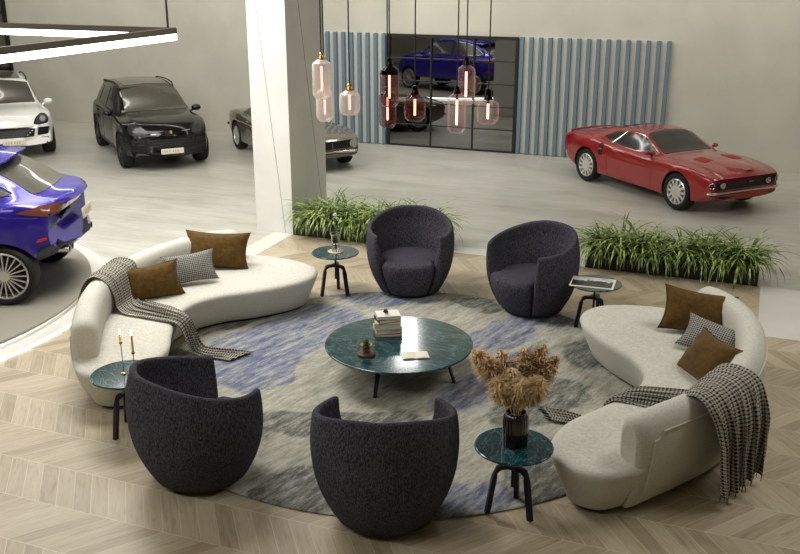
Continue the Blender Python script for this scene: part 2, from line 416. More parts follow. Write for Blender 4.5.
# smoked mirror doors in the middle of the slatted panelling
MX0, MX1, MH = -8.52, -5.30, 2.62
win = S(empty('window_1', ((MX0 + MX1) / 2, WY, 0)))
def wchild(o): o.parent = win; o.matrix_parent_inverse = Matrix.Translation((-(MX0 + MX1) / 2, -WY, 0)); return o
lean = .016
cols, rows = 3, 5
xs = [MX0 + .03, MX0 + 1.12, MX0 + 2.17, MX1 - .03]
for i in range(cols):
    for j in range(rows):
        z0 = MH * j / rows; z1 = MH * (j + 1) / rows
        v = [(xs[i], WY - .07 + lean * z0, z0), (xs[i + 1], WY - .07 + lean * z0, z0), (xs[i + 1], WY - .07 + lean * z1, z1), (xs[i], WY - .07 + lean * z1, z1)]
        v += [(a, b + .006, c) for a, b, c in v]
        wchild(mesh_obj('pane', v, [(0, 1, 2, 3), (7, 6, 5, 4), (0, 4, 5, 1), (1, 5, 6, 2), (2, 6, 7, 3), (3, 7, 4, 0)], M['mirror'], smooth=False))
bm = bmesh.new()
for x in xs: add_box(bm, (x, WY - .055, MH / 2), (.035 if x in xs[1:3] else .07, .07, MH))
for j in range(rows + 1): add_box(bm, ((MX0 + MX1) / 2, WY - .055, MH * j / rows), (MX1 - MX0, .066, .025 if 0 < j < rows else .07))
wchild(bm_obj('window_frame', bm, M['frame'], smooth=False))

def slat_panel(x0, x1, label):
    t = empty('slatted_wall_panel', ((x0 + x1) / 2, WY, 0), 0, label, 'wall panel', None)
    L = x1 - x0
    box('backing', (-L / 2, -.03, 0), (L / 2, -.001, 2.66), M['slat_back'], t)
    bm = bmesh.new(); n = max(2, round(L / .222))
    for i in range(n + 1):
        add_box(bm, (-L / 2 + .04 + (L - .08) * i / n, -.075, 1.33), (.085, .09, 2.66))
    bm_obj('slats', bm, M['slat_blue'], t, smooth=False)
slat_panel(-10.55, -8.56, 'blue slatted wall panelling left of the smoked mirror, behind the pale hanging lamps')
slat_panel(-5.26, -1.95, 'blue slatted wall panelling right of the smoked mirror, behind the red sports car')

# ------------------------------------------------------------ turntable
PC = (-11.3, 8.1)
pt = empty('car_turntable', (PC[0], PC[1], 0), 0, 'round grey display turntable with glowing edge under the violet-blue car', 'platform')
lathe('base_plate', [(3.60, 0.0), (3.62, .004), (3.62, .022), (3.60, .026)], M['marble_trim'], pt, 128)
lathe('outer_light_ring', [(3.625, .002), (3.645, .002), (3.645, .022), (3.625, .022), (3.625, .002)], M['led_line'], pt, 128, cap=False)
lathe('light_ring', [(3.20, .027), (3.25, .027), (3.25, .070), (3.20, .070), (3.20, .027)], M['led_ring'], pt, 128, cap=False)
lathe('top_plate', [(3.15, .026), (3.15, .076), (3.40, .078), (3.41, .085), (3.41, .112), (3.40, .12)], M['platform'], pt, 128)

# ------------------------------------------------------------ rug
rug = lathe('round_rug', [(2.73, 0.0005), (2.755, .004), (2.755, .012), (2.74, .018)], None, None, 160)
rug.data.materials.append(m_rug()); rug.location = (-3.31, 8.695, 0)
tag(rug, 'large round wool rug in mottled grey, beige and blue on the wooden floor', 'rug')

# ------------------------------------------------------------ barrel chairs
def chair_ro(z):                                            # outer radius of the barrel
    return lerp_tab([(0, .39), (.10, .455), (.30, .55), (.50, .60), (.68, .612), (.85, .600), (1.0, .565), (1.1, .53)], z)
def make_chair(loc, rz, label):
    t = empty('barrel_chair', loc, rz, label, 'armchair', 'charcoal barrel chairs around the coffee table'); t.scale = (.97, .97, 1.0)
    # opening faces local -Y; the arms flare apart towards the top
    def halfang(z): return math.radians(180 - (49 + 3 * smooth01((z - .35) / .55)))
    def thick(z, h): return .15 - .085 * smooth01((z - h + .48) / .46)
    nth = 48; verts, faces = [], []
    def section(h):
        pts = []
        for k in range(13):
            z = .045 + (h - .045 - .03) * k / 12; pts.append((chair_ro(z), z))
        ro = chair_ro(h - .03); tt = thick(h - .03, h)
        for k in range(1, 6):
            a = PI * k / 6; pts.append((ro - tt / 2 + tt / 2 * math.cos(a), h - .03 + .03 * math.sin(a)))
        for k in range(13):
            z = h - .03 - (h - .03 - .045) * k / 12
            pts.append((max(chair_ro(z) - thick(z, h), .2), z))
        return pts
    ns = len(section(.8))
    def ring(u, ext, h, shrink=1.0):
        out = []
        for r, z in section(h):
            rm = chair_ro(z) - thick(z, h) / 2
            rr = rm + (r - rm) * shrink
            a = u * halfang(z) + math.copysign(ext, u) if ext else u * halfang(z)
            zz = z if shrink == 1 or z < h - .2 else z - (1 - shrink) * .03
            out.append((rr * math.sin(a), rr * math.cos(a), zz))
        return out
    seq = [(-1, d, k) for d, k in ((.075, .40), (.058, .78), (.028, .95))] + [(-1 + 2 * i / nth, 0, 1.0) for i in range(nth + 1)] + [(1, d, k) for d, k in ((.028, .95), (.058, .78), (.075, .40))]
    for u, ext, k in seq:
        h = 1.075 - .20 * smooth01((abs(u) - .10) / .90)
        verts += ring(u, ext, h, k)
    for i in range(len(seq) - 1):
        for k in range(ns):
            a, b = i * ns + k, i * ns + (k + 1) % ns
            faces.append((a, b, b + ns, a + ns))
    faces.append(tuple(range(ns))); faces.append(tuple((len(seq) - 1) * ns + k for k in range(ns))[::-1])
    mesh_obj('shell', verts, faces, M['chair'], t, angle=60)
    # seat block, bulging forward through the opening
    verts, faces = [], []; n = 64
    lv = [(.045, 1.0), (.12, 1.0), (.22, 1.0), (.32, 1.0), (.42, 1.0), (.475, .985), (.500, .95), (.512, .86), (.518, .6), (.521, .3)]
    for z, k in lv:
        for i in range(n):
            a = 2 * PI * i / n
            da = abs((a + PI) % (2 * PI) - PI)                # 0 at back, pi at the front
            f = smooth01((da - (PI - .81)) / .05)
            zz = min(z, .44)
            ri = max(chair_ro(zz) - .158, .2); ro = chair_ro(zz) - .035
            r = (ri + (ro - ri) * f) * k
            verts.append((r * math.sin(a), r * math.cos(a), z))
    for j in range(len(lv) - 1):
        for i in range(n): a = j * n + i; b = j * n + (i + 1) % n; faces.append((a, b, b + n, a + n))
    faces.append(tuple(range(n))); faces.append(tuple((len(lv) - 1) * n + i for i in range(n))[::-1])
    mesh_obj('seat', verts, faces, M['chair'], t, angle=60)
    lathe('plinth', [(.33, 0.0), (.345, .01), (.345, .05), (.33, .052)], M['dark'], t, 40)
    return t
TC = (-3.36, 8.72)
RZ = .019
def face_to(x, y, tx, ty): return math.atan2(ty - y, tx - x) + PI / 2      # local -Y turned toward the target
ch = make_chair((-4.20, 11.33, RZ), face_to(-4.20, 11.33, -3.1, 7.6), 'charcoal barrel armchair in front of the left planter, its seat facing the camera')
for (x, y, tx, ty, lab) in ((-2.49, 11.20, -3.75, 8.9, 'charcoal barrel armchair turned half left, in front of the gap beside the right planter'),
                            (-4.23, 6.16, -3.05, 8.1, 'charcoal barrel armchair seen from behind at lower left, beside the candle table'),
                            (-2.49, 6.15, -3.38, 8.7, 'charcoal barrel armchair at bottom centre with its back to the camera')):
    c = copy_tree(ch); c.location = (x, y, RZ); c.rotation_euler = (0, 0, face_to(x, y, tx, ty)); c['label'] = lab

# ------------------------------------------------------------ curved sofas (right one traced, left one mirrored)
SX = -3.33
OUT = [(-1.17, 6.66), (-1.33, 6.98), (-1.28, 7.40), (-1.06, 7.80), (-.84, 8.22), (-.77, 8.65), (-.93, 9.02), (-1.30, 9.40), (-1.58, 9.80),
       (-1.65, 10.15), (-1.50, 10.46), (-1.15, 10.62), (-.70, 10.66), (-.28, 10.56), (.04, 10.22), (.24, 9.70), (.31, 9.10), (.27, 8.50), (.10, 7.92),
       (-.20, 7.35), (-.52, 6.85), (-.82, 6.60)]
BACK = [(-.68, 6.87), (-.30, 7.42), (-.02, 7.92), (.14, 8.50), (.18, 9.10), (.10, 9.68), (-.12, 10.17), (-.42, 10.46)]
def make_sofa(sgn, label):
    fx = (lambda x: x) if sgn > 0 else (lambda x: 2 * SX - x - .10)
    oy = 0 if sgn > 0 else .12
    cx, cy = fx(-.55), 8.65
    t = empty('curved_sofa', (cx, cy, RZ), 0, label, 'sofa')
    def L(x, y): return (fx(x) - cx, y + oy - cy)
    out = [(p.x, p.y) for p in catmull([(x, y, 0) for x, y in OUT], 7, True)]
    n = len(out)
    nrm = []
    for i in range(n):
        a, b = out[i - 1], out[(i + 1) % n]; dx, dy = b[0] - a[0], b[1] - a[1]; l = math.hypot(dx, dy)
        nrm.append((dy / l, -dx / l))                    # candidate normal
    area_ = sum(out[i][0] * out[(i + 1) % n][1] - out[(i + 1) % n][0] * out[i][1] for i in range(n))
    if area_ < 0: nrm = [(-a, -b) for a, b in nrm]
    verts, faces = [], []
    lv = [(.035, .16), (.05, .145), (.16, .10), (.28, .045), (.37, .012), (.41, .0), (.435, .012), (.452, .045), (.46, .10), (.463, .18)]
    for z, ins in lv:
        for (x, y), (a, b) in zip(out, nrm):
            X, Y = L(x - a * ins, y - b * ins); verts.append((X, Y, z))
    for j in range(len(lv) - 1):
        for i in range(n): a = j * n + i; b = j * n + (i + 1) % n; faces.append((a, b, b + n, a + n))
    faces.append(tuple(range(n))[::-1]); faces.append(tuple((len(lv) - 1) * n + i for i in range(n)))
    bm = bmesh.new(); vv = [bm.verts.new(v) for v in verts]
    for f in faces: bm.faces.new([vv[i] for i in f])
    bm_obj('seat', bm, M['sofa'], t, angle=60)
    pl = [(*L(x - a * .20, y - b * .20), 0) for (x, y), (a, b) in zip(out, nrm)]
    v = pl + [(x, y, .045) for x, y, _ in pl]
    mesh_obj('plinth', v, [tuple(range(n))[::-1], tuple(range(n, 2 * n))] + [(i, (i + 1) % n, n + (i + 1) % n, n + i) for i in range(n)], M['dark'], t, smooth=False)
    # backrest swept along the outer edge
    path = catmull([(x, y, 0) for x, y in BACK], 9)
    sec = [(.04, .04), (.09, .16), (.135, .32), (.15, .50), (.145, .66), (.13, .775), (.085, .835), (.02, .86), (-.05, .85), (-.105, .81), (-.13, .73), (-.13, .60), (-.115, .47), (-.10, .30), (-.10, .10), (-.08, .04)]
    rings = []
    N = len(path)
    cum = [0]
    for i in range(1, N): cum.append(cum[-1] + (path[i] - path[i - 1]).length)
    T = cum[-1]
    # resample with dense ends
    def at(s):
        s = max(0, min(T, s))
        for i in range(1, N):
            if s <= cum[i]:
                f = (s - cum[i - 1]) / (cum[i] - cum[i - 1]); p = path[i - 1].lerp(path[i], f)
                d = (path[min(i + 1, N - 1)] - path[max(i - 2, 0)]).normalized(); return p, d
        return path[-1], (path[-1] - path[-2]).normalized()
    ss = [0, .01, .03, .06, .10, .14] + [.14 + (T - .42) * k / 40 for k in range(1, 41)] + [T - .28 + .28 * k / 8 for k in range(1, 9)]
    verts, faces = [], []
    for s in ss:
        p, d = at(s); nx, ny = d.y, -d.x                 # outward (to the right of travel)
        a = min(1, s / .14); sh0 = math.sqrt(max(0, 1 - (1 - a) ** 2)) * .45 + .55
        b = min(1, (T - s) / .20); sh1 = math.sqrt(max(0, 1 - (1 - b) ** 2)) * .6 + .4
        hz = .90 + .10 * min(1, math.sqrt(max(0, 1 - (1 - a) ** 2)))
        hz *= .80 + .20 * math.sqrt(max(0, 1 - (1 - b) ** 2))
        sh = sh0 * sh1
        for dd, z in sec:
            X, Y = L(p.x + nx * dd * sh, p.y + ny * dd * sh); verts.append((X, Y, .04 + (z - .04) * hz))
    ns = len(sec)
    for i in range(len(ss) - 1):
        for k in range(ns): a = i * ns + k; b = i * ns + (k + 1) % ns; faces.append((a, b, b + ns, a + ns))
    faces.append(tuple(range(ns))); faces.append(tuple((len(ss) - 1) * ns + k for k in range(ns)))
    bm = bmesh.new(); vv = [bm.verts.new(v) for v in verts]
    for f in faces: bm.faces.new([vv[i] for i in f])
    b_ = bm_obj('backrest', bm, M['sofa'], t, angle=60)
    # piping seam on the outside of the back
    pts = []
    for k in range(8):
        z = .06 + .60 * k / 7
        p, d = at(.10 + .05 * (k / 7) ** 2); o_ = lerp_tab([(.04, .04), (.16, .09), (.32, .135), (.50, .15), (.66, .145), (.775, .13)], z) + .002
        pts.append((*L(p.x + d.y * o_, p.y - d.x * o_), z))
    for k in range(1, 6):
        a = k / 5 * PI / 2; p, d = at(.15 + .09 * math.sin(a)); z = .66 + .06 * (1 - math.cos(a)); o_ = .143
        pts.append((*L(p.x + d.y * o_, p.y - d.x * o_), z))
    for k in range(1, 40):
        p, d = at(.24 + (T - .62) * k / 39); pts.append((*L(p.x + d.y * .139, p.y - d.x * .139), .72))
    tube('piping', pts, .011, M['sofa'], b_, 6)
    return t
sofa_r = make_sofa(1, 'cream curved sofa on the right, a checked throw hanging over its back')
sofa_l = make_sofa(-1, 'cream curved sofa on the left, a checked throw spilling across its seat toward the rug')

# ------------------------------------------------------------ cushions
def make_cushion(a, b, th, m, loc, rot, label, seed=0, group=None):
    n = 22; verts, faces, uv = [], [], []
    for side in (1, -1):
        for i in range(n + 1):
            for j in range(n + 1):
                u = -1 + 2 * i / n; v = -1 + 2 * j / n
                pu = 1 - .13 * (1 - v * v) * abs(u) ** 3; pv = 1 - .13 * (1 - u * u) * abs(v) ** 3
                t_ = max(0, (1 - u ** 4) * (1 - v ** 4)) ** .55
                t_ *= .62 + .38 * (1 - u * u) * (1 - v * v)
                wr = .10 * noise.noise(Vector((u * 2.2 + seed, v * 2.2, side * 3 + seed)))
                verts.append((a * u * pu, b * v * pv, side * (th * t_ * (1 + wr) + .003)))
                uv.append((u * a + .5, v * b + .5))
    o_ = (n + 1) ** 2
    for i in range(n):
        for j in range(n):
            q = i * (n + 1) + j
            faces.append((q, q + n + 1, q + n + 2, q + 1)); faces.append((o_ + q, o_ + q + 1, o_ + q + n + 2, o_ + q + n + 1))
    ring = [i * (n + 1) for i in range(n + 1)] + [n * (n + 1) + j for j in range(1, n + 1)] + [i * (n + 1) + n for i in range(n - 1, -1, -1)] + [j for j in range(n - 1, 0, -1)]
    for k in range(len(ring)):
        p, q = ring[k], ring[(k + 1) % len(ring)]; faces.append((p, q, q + o_, p + o_))
    o = mesh_obj('cushion', verts, faces, m, uvs=uv)
    o.location = loc; o.rotation_euler = rot
    tag(o, label, 'cushion', group); return o
def cush(x, y, z, heading, lean, roll, a, b, th, m, label, seed):
    """heading: direction (deg) the cushion's face looks; lean: degrees back from upright; roll: turn in its own plane"""
    R = Matrix.Rotation(math.radians(heading + 90), 4, 'Z') @ Matrix.Rotation(math.radians(90 - lean), 4, 'X') @ Matrix.Rotation(math.radians(roll), 4, 'Z')
    return make_cushion(a, b, th, m, (x, y, z), R.to_euler(), label, seed)
cush(-.38, 9.98, .695, -78, 28, -8, .395, .25, .13, M['velvet'], 'large brown velvet cushion farthest back on the right sofa', 1)
cush(-.15, 9.44, .61, -94, 46, -14, .37, .20, .09, M['hound_fine'], 'black and white checked cushion between two brown ones on the right sofa', 2)
cush(-.20, 8.80, .66, 209, 36, 4, .36, .25, .12, M['velvet'], 'smaller brown velvet cushion nearest the throw on the right sofa', 3)
cush(-6.42, 10.06, .715, -68, 22, -3, .43, .25, .13, M['velvet'], 'large brown velvet cushion near the far end of the left sofa', 4)
cush(-6.40, 9.38, .68, -48, 30, 4, .33, .20, .10, M['hound_fine'], 'grey checked cushion between two brown ones on the left sofa', 5)
cush(-6.54, 8.80, .665, -42, 24, 4, .35, .22, .12, M['velvet'], 'smaller brown velvet cushion beside the throw on the left sofa', 6)

# ------------------------------------------------------------ throws
def make_throw(ctrl, label, nfold=3.2, seed=0.0, mirror=False):
    """ctrl: (x, y, z, width direction deg, width, fold height, normal)"""
    fx = (lambda x: x) if not mirror else (lambda x: 2 * SX - x - .10)
    if mirror: ctrl = [(c[0], c[1] + .12) + tuple(c[2:]) for c in ctrl]
    P = catmull([(c[0], c[1], c[2]) for c in ctrl], 9)
    K = len(P); nv = 44
    def par(idx):
        seg = min(len(ctrl) - 2, idx // 9); f = (idx - seg * 9) / 9
        return [ctrl[seg][k] * (1 - f) + ctrl[seg + 1][k] * f for k in range(3, 6)] + [Vector(ctrl[seg][6]).lerp(Vector(ctrl[seg + 1][6]), f).normalized()]
    verts, faces, uv = [], [], []
    s = 0
    for i in range(K):
        if i: s += (P[i] - P[i - 1]).length
        ang, wd, amp, nm = par(i)
        W = Vector((math.cos(math.radians(ang)), math.sin(math.radians(ang)), 0))
        W = (W - nm * W.dot(nm)).normalized()
        for j in range(nv + 1):
            v = j / nv - .5
            ph = v * 2 * PI * nfold + seed + .7 * math.sin(s * 2.1 + seed) + 1.5 * v * math.sin(s * 1.3)
            f = .5 + .5 * math.sin(ph); f = f * f * .7 + .3 * (.5 + .5 * math.sin(ph * 2.3 + s * 3))
            p = P[i] + W * (v * wd + amp * .55 * math.cos(ph)) + nm * (amp * f + .006)
            verts.append((fx(p.x), p.y, p.z)); uv.append((s, v * .95))
    for i in range(K - 1):
        for j in range(nv):
            q = i * (nv + 1) + j; faces.append((q, q + 1, q + nv + 2, q + nv + 1))
    cx, cy = fx(ctrl[0][0]), ctrl[0][1]
    verts = [(x - cx, y - cy, z) for x, y, z in verts]
    bm = bmesh.new(); vv = [bm.verts.new(v) for v in verts]; ul = bm.loops.layers.uv.new('UVMap')
    for f in faces:
        fc = bm.faces.new([vv[i] for i in f])
        for lp, i in zip(fc.loops, f): lp[ul].uv = uv[i]
    bmesh.ops.recalc_face_normals(bm, faces=bm.faces)
    me = bpy.data.meshes.new('throw_blanket'); bm.to_mesh(me); bm.free()
    o = link('throw_blanket', me, M['hound']); o.location = (cx, cy, 0)
    md = o.modifiers.new('thickness', 'SOLIDIFY'); md.thickness = .008; md.offset = 0
    tag(o, label, 'throw blanket')
    for end in (0, K - 1):
        bm = bmesh.new(); d = (P[end] - P[1 if end == 0 else K - 2]).normalized()
        if mirror: d.x = -d.x
        for j in range(0, nv + 1, 2):
            q = Vector(verts[end * (nv + 1) + j]); e = q + d * .05 + Vector((random.uniform(-.008, .008), random.uniform(-.008, .008), 0 if d.z < -.5 else 0))
            if e.z < RZ + .004: e.z = RZ + .004
            add_tube(bm, [q, (q + e) / 2, e], .003, 4)
        bm_obj('fringe', bm, M['hound'], o)['kind'] = 'stuff'
    return o
up = (0, 0, 1)
make_throw([(.16, 7.50, .10, 62, .58, .09, (.9, -.44, 0)), (.15, 7.53, .32, 62, .68, .09, (.9, -.44, 0)), (.14, 7.58, .58, 63, .80, .08, (.9, -.44, .1)),
            (.075, 7.65, .82, 65, .92, .045, (.8, -.35, .6)), (-.05, 7.74, .895, 66, .90, .03, (.1, 0, 1)), (-.19, 7.83, .84, 68, .82, .03, (-.6, .2, .8)),
            (-.26, 7.90, .68, 71, .70, .03, (-.9, .3, .3)), (-.29, 7.96, .54, 75, .62, .035, (-.7, .2, .6)), (-.34, 8.08, .475, 82, .56, .04, up), (-.55, 8.09, .472, 88, .44, .045, up),
            (-.76, 8.08, .470, 92, .36, .045, up), (-.94, 8.08, .43, 96, .32, .035, (-.6, .3, .8)), (-1.0, 8.10, .25, 100, .30, .04, (-1, .4, .1)), (-1.05, 8.14, .08, 104, .28, .04, (-.8, .3, .5)),
            (-1.18, 8.22, .030, 104, .24, .03, up), (-1.40, 8.29, .030, 112, .24, .03, up), (-1.62, 8.30, .030, 124, .30, .02, up)],
           'black and white checked throw with fringes over the right sofa back', nfold=4.3, seed=.4)
make_throw([(.42, 8.28, .45, 78, .62, .05, (.97, -.25, 0)), (.36, 8.30, .65, 78, .66, .04, (.97, -.25, .1)),
            (.26, 8.32, .83, 78, .70, .03, (.8, -.2, .6)), (.13, 8.34, .895, 78, .72, .03, (.1, 0, 1)), (-.01, 8.36, .84, 78, .70, .03, (-.6, .1, .8)),
            (-.07, 8.35, .68, 80, .62, .035, (-1, .2, .3)), (-.12, 8.32, .54, 82, .56, .035, (-.8, .1, .6)), (-.25, 8.26, .475, 84, .48, .045, up), (-.46, 8.22, .472, 80, .42, .05, up),
            (-.68, 8.20, .470, 78, .40, .05, up), (-.92, 8.20, .43, 78, .38, .04, (-.6, .3, .8)), (-.99, 8.22, .25, 84, .36, .045, (-1, .4, .1)), (-1.04, 8.26, .08, 90, .32, .04, (-.8, .3, .5)),
            (-1.18, 8.30, .030, 100, .24, .03, up), (-1.36, 8.33, .030, 104, .24, .03, up), (-1.56, 8.35, .030, 112, .30, .02, up)],
           'black and white checked throw draped across the left sofa seat', nfold=3.6, seed=2.1, mirror=True)

# ------------------------------------------------------------ tables
def disc_prof(r, z0, z1): return [(r - .02, z0), (r - .004, z0 + .006), (r, (z0 + z1) / 2), (r - .003, z1 - .003), (r - .01, z1)]
ct = empty('coffee_table', (TC[0], TC[1], RZ), 0, 'large round teal marble coffee table in the middle of the rug', 'table')
lathe('tabletop', disc_prof(.80, .345, .372), M['marble'], ct, 128)
def blade_leg(parent, ang, r0, r1, z1, w0=.055, w1=.03, t0=.022):
    bm = bmesh.new(); ca, sa = math.cos(ang), math.sin(ang)
    def P(r, s, z): return bm.verts.new((r * ca - s * sa, r * sa + s * ca, z))
    prof = [(r0 - .30, z1 - .035, z1, t0), (r0 - .05, z1 - .035, z1, t0), (r0 + .01, z1 - .06, z1 - .002, t0)]
    rings = []
    for r, za, zb, th in prof:
        rings.append([P(r, -w0 / 2, za), P(r, w0 / 2, za), P(r, w0 / 2, zb), P(r, -w0 / 2, zb)])
    k = (r1, 0.0)
    rings.append([P(r1, -w1 / 2, 0), P(r1, w1 / 2, 0), P(r1 + .028, w1 / 2, 0), P(r1 + .028, -w1 / 2, 0)])
    for a, b in zip(rings, rings[1:]):
        for i in range(4): bm.faces.new((a[i], a[(i + 1) % 4], b[(i + 1) % 4], b[i]))
    bm.faces.new(rings[0][::-1]); bm.faces.new(rings[-1])
    return bm_obj('leg', bm, M['leg'], parent, smooth=False)
for a in (-92, 0, 88, 180): blade_leg(ct, math.radians(a), .52, .62, .345)
lathe('leg_hub', [(.20, .312), (.24, .316), (.24, .342), (.20, .345)], M['leg'], ct, 40)

def side_table(x, y, label, rot=0, z=0.0, r=.318):
    t = empty('side_table', (x, y, z), rot, label, 'side table', 'round teal tripod side tables')
    lathe('tabletop', disc_prof(r, .578, .60), M['marble'], t, 72)
    lathe('top_plate', [(.10, .566), (.11, .570), (.11, .578)], M['leg'], t, 32)
    tube('post', [(0, 0, .22), (0, 0, .567)], .013, M['leg'], t, 12)
    lathe('leg_hub', [(.045, .392), (.05, .396), (.05, .428), (.045, .432)], M['leg'], t, 24)
    for k in range(3):
        a = 2 * PI * k / 3; ca, sa = math.cos(a), math.sin(a)
        bm = bmesh.new(); rings = []
        for (rr, zc, hh, ww) in ((.03, .41, .036, .034), (.10, .41, .036, .038), (.135, .395, .05, .040)):
            rings.append([bm.verts.new((rr * ca - s * sa, rr * sa + s * ca, zc + q)) for s, q in ((-ww / 2, -hh / 2), (ww / 2, -hh / 2), (ww / 2, hh / 2), (-ww / 2, hh / 2))])
        for (rr, zc) in ((.155, .33), (.205, 0)):
            rings.append([bm.verts.new((q * ca - s * sa, q * sa + s * ca, zc)) for s, q in ((-.02, rr - .02), (.02, rr - .02), (.02, rr + .02), (-.02, rr + .02))])
        for p, q in zip(rings, rings[1:]):
            for i in range(4): bm.faces.new((p[i], p[(i + 1) % 4], q[(i + 1) % 4], q[i]))
        bm.faces.new(rings[0][::-1]); bm.faces.new(rings[-1])
        bm_obj('leg', bm, M['leg'], t, smooth=False)
    return t
side_table(-1.538, 6.557, 'round teal side table in front of the right sofa, holding the pampas vase', math.radians(92), RZ)
side_table(-1.632, 10.857, 'round teal side table between the right-hand armchair and right sofa, with an open magazine', math.radians(80), 0)
side_table(-5.105, 10.876, 'round teal side table beside the far left armchair, holding a clear vase', math.radians(105), 0)
side_table(-5.316, 6.62, 'round teal side table at the near end of the left sofa, holding two candles', math.radians(140), 0, .33)
TOP = .601

# ------------------------------------------------------------ things on the tables
def book(x, y, z, L, W, H, rz, m, label):
    t = empty('book', (x, y, z), rz, label, 'book', 'books stacked on the coffee table')
    bm = bmesh.new()
    add_box(bm, (0, 0, .0015), (L, W, .003)); add_box(bm, (0, 0, H - .0015), (L, W, .003)); add_box(bm, (-L / 2 + .0015, 0, H / 2), (.003, W, H))
    bm_obj('cover', bm, m, t, smooth=False)
    box('pages', (-L / 2 + .004, -W / 2 + .005, .0035), (L / 2 - .006, W / 2 - .005, H - .0035), M['paper'], t)
    return t
cz = RZ + .3725
bk = [(.30, .23, .036, 8, mat('cover_rust', srgb(120, 70, 50), .5), 'thin rust-edged book at the bottom of the coffee table stack'),
      (.29, .22, .052, 14, mat('cover_cream', srgb(210, 200, 180), .5), 'cream book second from the bottom of the coffee table stack'),
      (.29, .23, .066, 4, mat('cover_sand', srgb(196, 182, 156), .5), 'thick sand-coloured book in the middle of the coffee table stack'),
      (.25, .19, .046, 22, mat('cover_black', srgb(28, 27, 26), .4), 'black-covered book second from the top of the coffee table stack'),
      (.26, .20, .034, 12, mat('cover_white', srgb(226, 222, 212), .5), 'white book on top of the coffee table stack')]
z = cz
for L, W_, H_, r, m_, lab in bk:
    book(-3.57, 8.92, z, L, W_, H_, math.radians(r + 20), m_, lab); z += H_ + .0006
def petal_mesh(n, r0, r1, h, wd):
    bm = bmesh.new()
    for k in range(n):
        a = 2.4 * k; f = k / n; r = r1 * (1 - .55 * f); zz = h * (.25 + .75 * f); ca, sa = math.cos(a), math.sin(a)
        b = Vector((r0 * ca * .3, r0 * sa * .3, zz * .3)); tip = Vector((r * ca, r * sa, zz + .01)); mid = (b + tip) / 2 + Vector((0, 0, .008))
        s = Vector((-sa, ca, 0)) * wd
        v = [bm.verts.new(p) for p in (b, mid - s, tip, mid + s, mid - Vector((0, 0, .012)))]
        for f_ in ((0, 1, 4), (1, 2, 4), (2, 3, 4), (3, 0, 4), (0, 3, 1), (1, 3, 2)): bm.faces.new([v[i] for i in f_])
    return bm
o = bm_obj('dried_cone', petal_mesh(26, .02, .04, .055, .010), mat('cone_grey', srgb(88, 82, 74), .8)); o.location = (-3.58, 8.89, z)
tag(o, 'small grey dried cone sitting on top of the book stack', 'ornament')

# glass jar plant on a round wooden base
jr = empty('jar_plant', (-3.56, 8.29, cz), 0, 'small green plant in a glass jar on a walnut base, on the coffee table', 'plant')
lathe('base', [(.088, 0), (.095, .005), (.095, .02), (.088, .026)], M['wood'], jr, 40)
lathe('jar', [(.040, .027), (.045, .034), (.046, .10), (.058, .112), (.054, .112), (.042, .10), (.041, .036), (.036, .031)], M['clear_lamp'], jr, 32)
lathe('soil', [(.034, .034), (.036, .036), (.038, .075), (.03, .08)], M['soil'], jr, 24)
lathe('rim', [(.056, .106), (.066, .110), (.066, .118), (.056, .118)], M['brass'], jr, 32)
lf = bm_obj('leaves', petal_mesh(22, .03, .062, .10, .013), M['green'], jr); lf.location.z = .075
# open leaflet
bm = bmesh.new(); n = 10; vv = []
for i in range(2 * n + 1):
    x = -.14 + .28 * i / (2 * n); zz = .004 + .010 * abs(math.sin(PI * i / n)) ** .6
    vv.append([bm.verts.new((x, s * .085, q)) for s in (-1, 1) for q in (zz + .002, .0005)])
for a, b in zip(vv, vv[1:]):
    bm.faces.new((a[0], b[0], b[2], a[2])); bm.faces.new((a[1], a[3], b[3], b[1])); bm.faces.new((a[0], a[1], b[1], b[0])); bm.faces.new((a[2], b[2], b[3], a[3]))
bm.faces.new((vv[0][0], vv[0][2], vv[0][3], vv[0][1])); bm.faces.new((vv[-1][0], vv[-1][1], vv[-1][3], vv[-1][2]))
o = bm_obj('open_booklet', bm, M['paper']); o.location = (-3.07, 8.44, cz); o.rotation_euler = (0, 0, math.radians(28))
tag(o, 'open white booklet lying flat on the right half of the coffee table', 'booklet')

# open magazine on the right rear table
mg = empty('magazine', (-1.655, 10.828, TOP), math.radians(24 - 21), 'open magazine with black and white photo pages on the far right side table', 'magazine')
box('cover', (-.26, -.19, 0), (.26, .19, .006), M['paper'], mg)
mm = mat('photo_page', srgb(30, 30, 30), .35); t_ = NT(mm); v = t_.coord('Object')
sp = t_.n('ShaderNodeSeparateXYZ'); t_.l(v, sp.inputs[0])
nz = t_.noise(v, 9, 5, .6, .5)
msk = t_.math('GREATER_THAN', t_.math('ADD', sp.outputs[1], t_.math('MULTIPLY', t_.math('SUBTRACT', nz, .5), .22)), .055)
t_.l(t_.mix(msk, t_.ramp(nz, [(.4, srgb(14, 14, 15)), (.7, srgb(70, 70, 72))]), t_.ramp(nz, [(.3, srgb(150, 152, 152)), (.6, srgb(220, 220, 216))])), t_.b.inputs['Base Color'])
box('photo_page', (-.245, -.155, .0065), (.235, .18, .009), mm, mg)

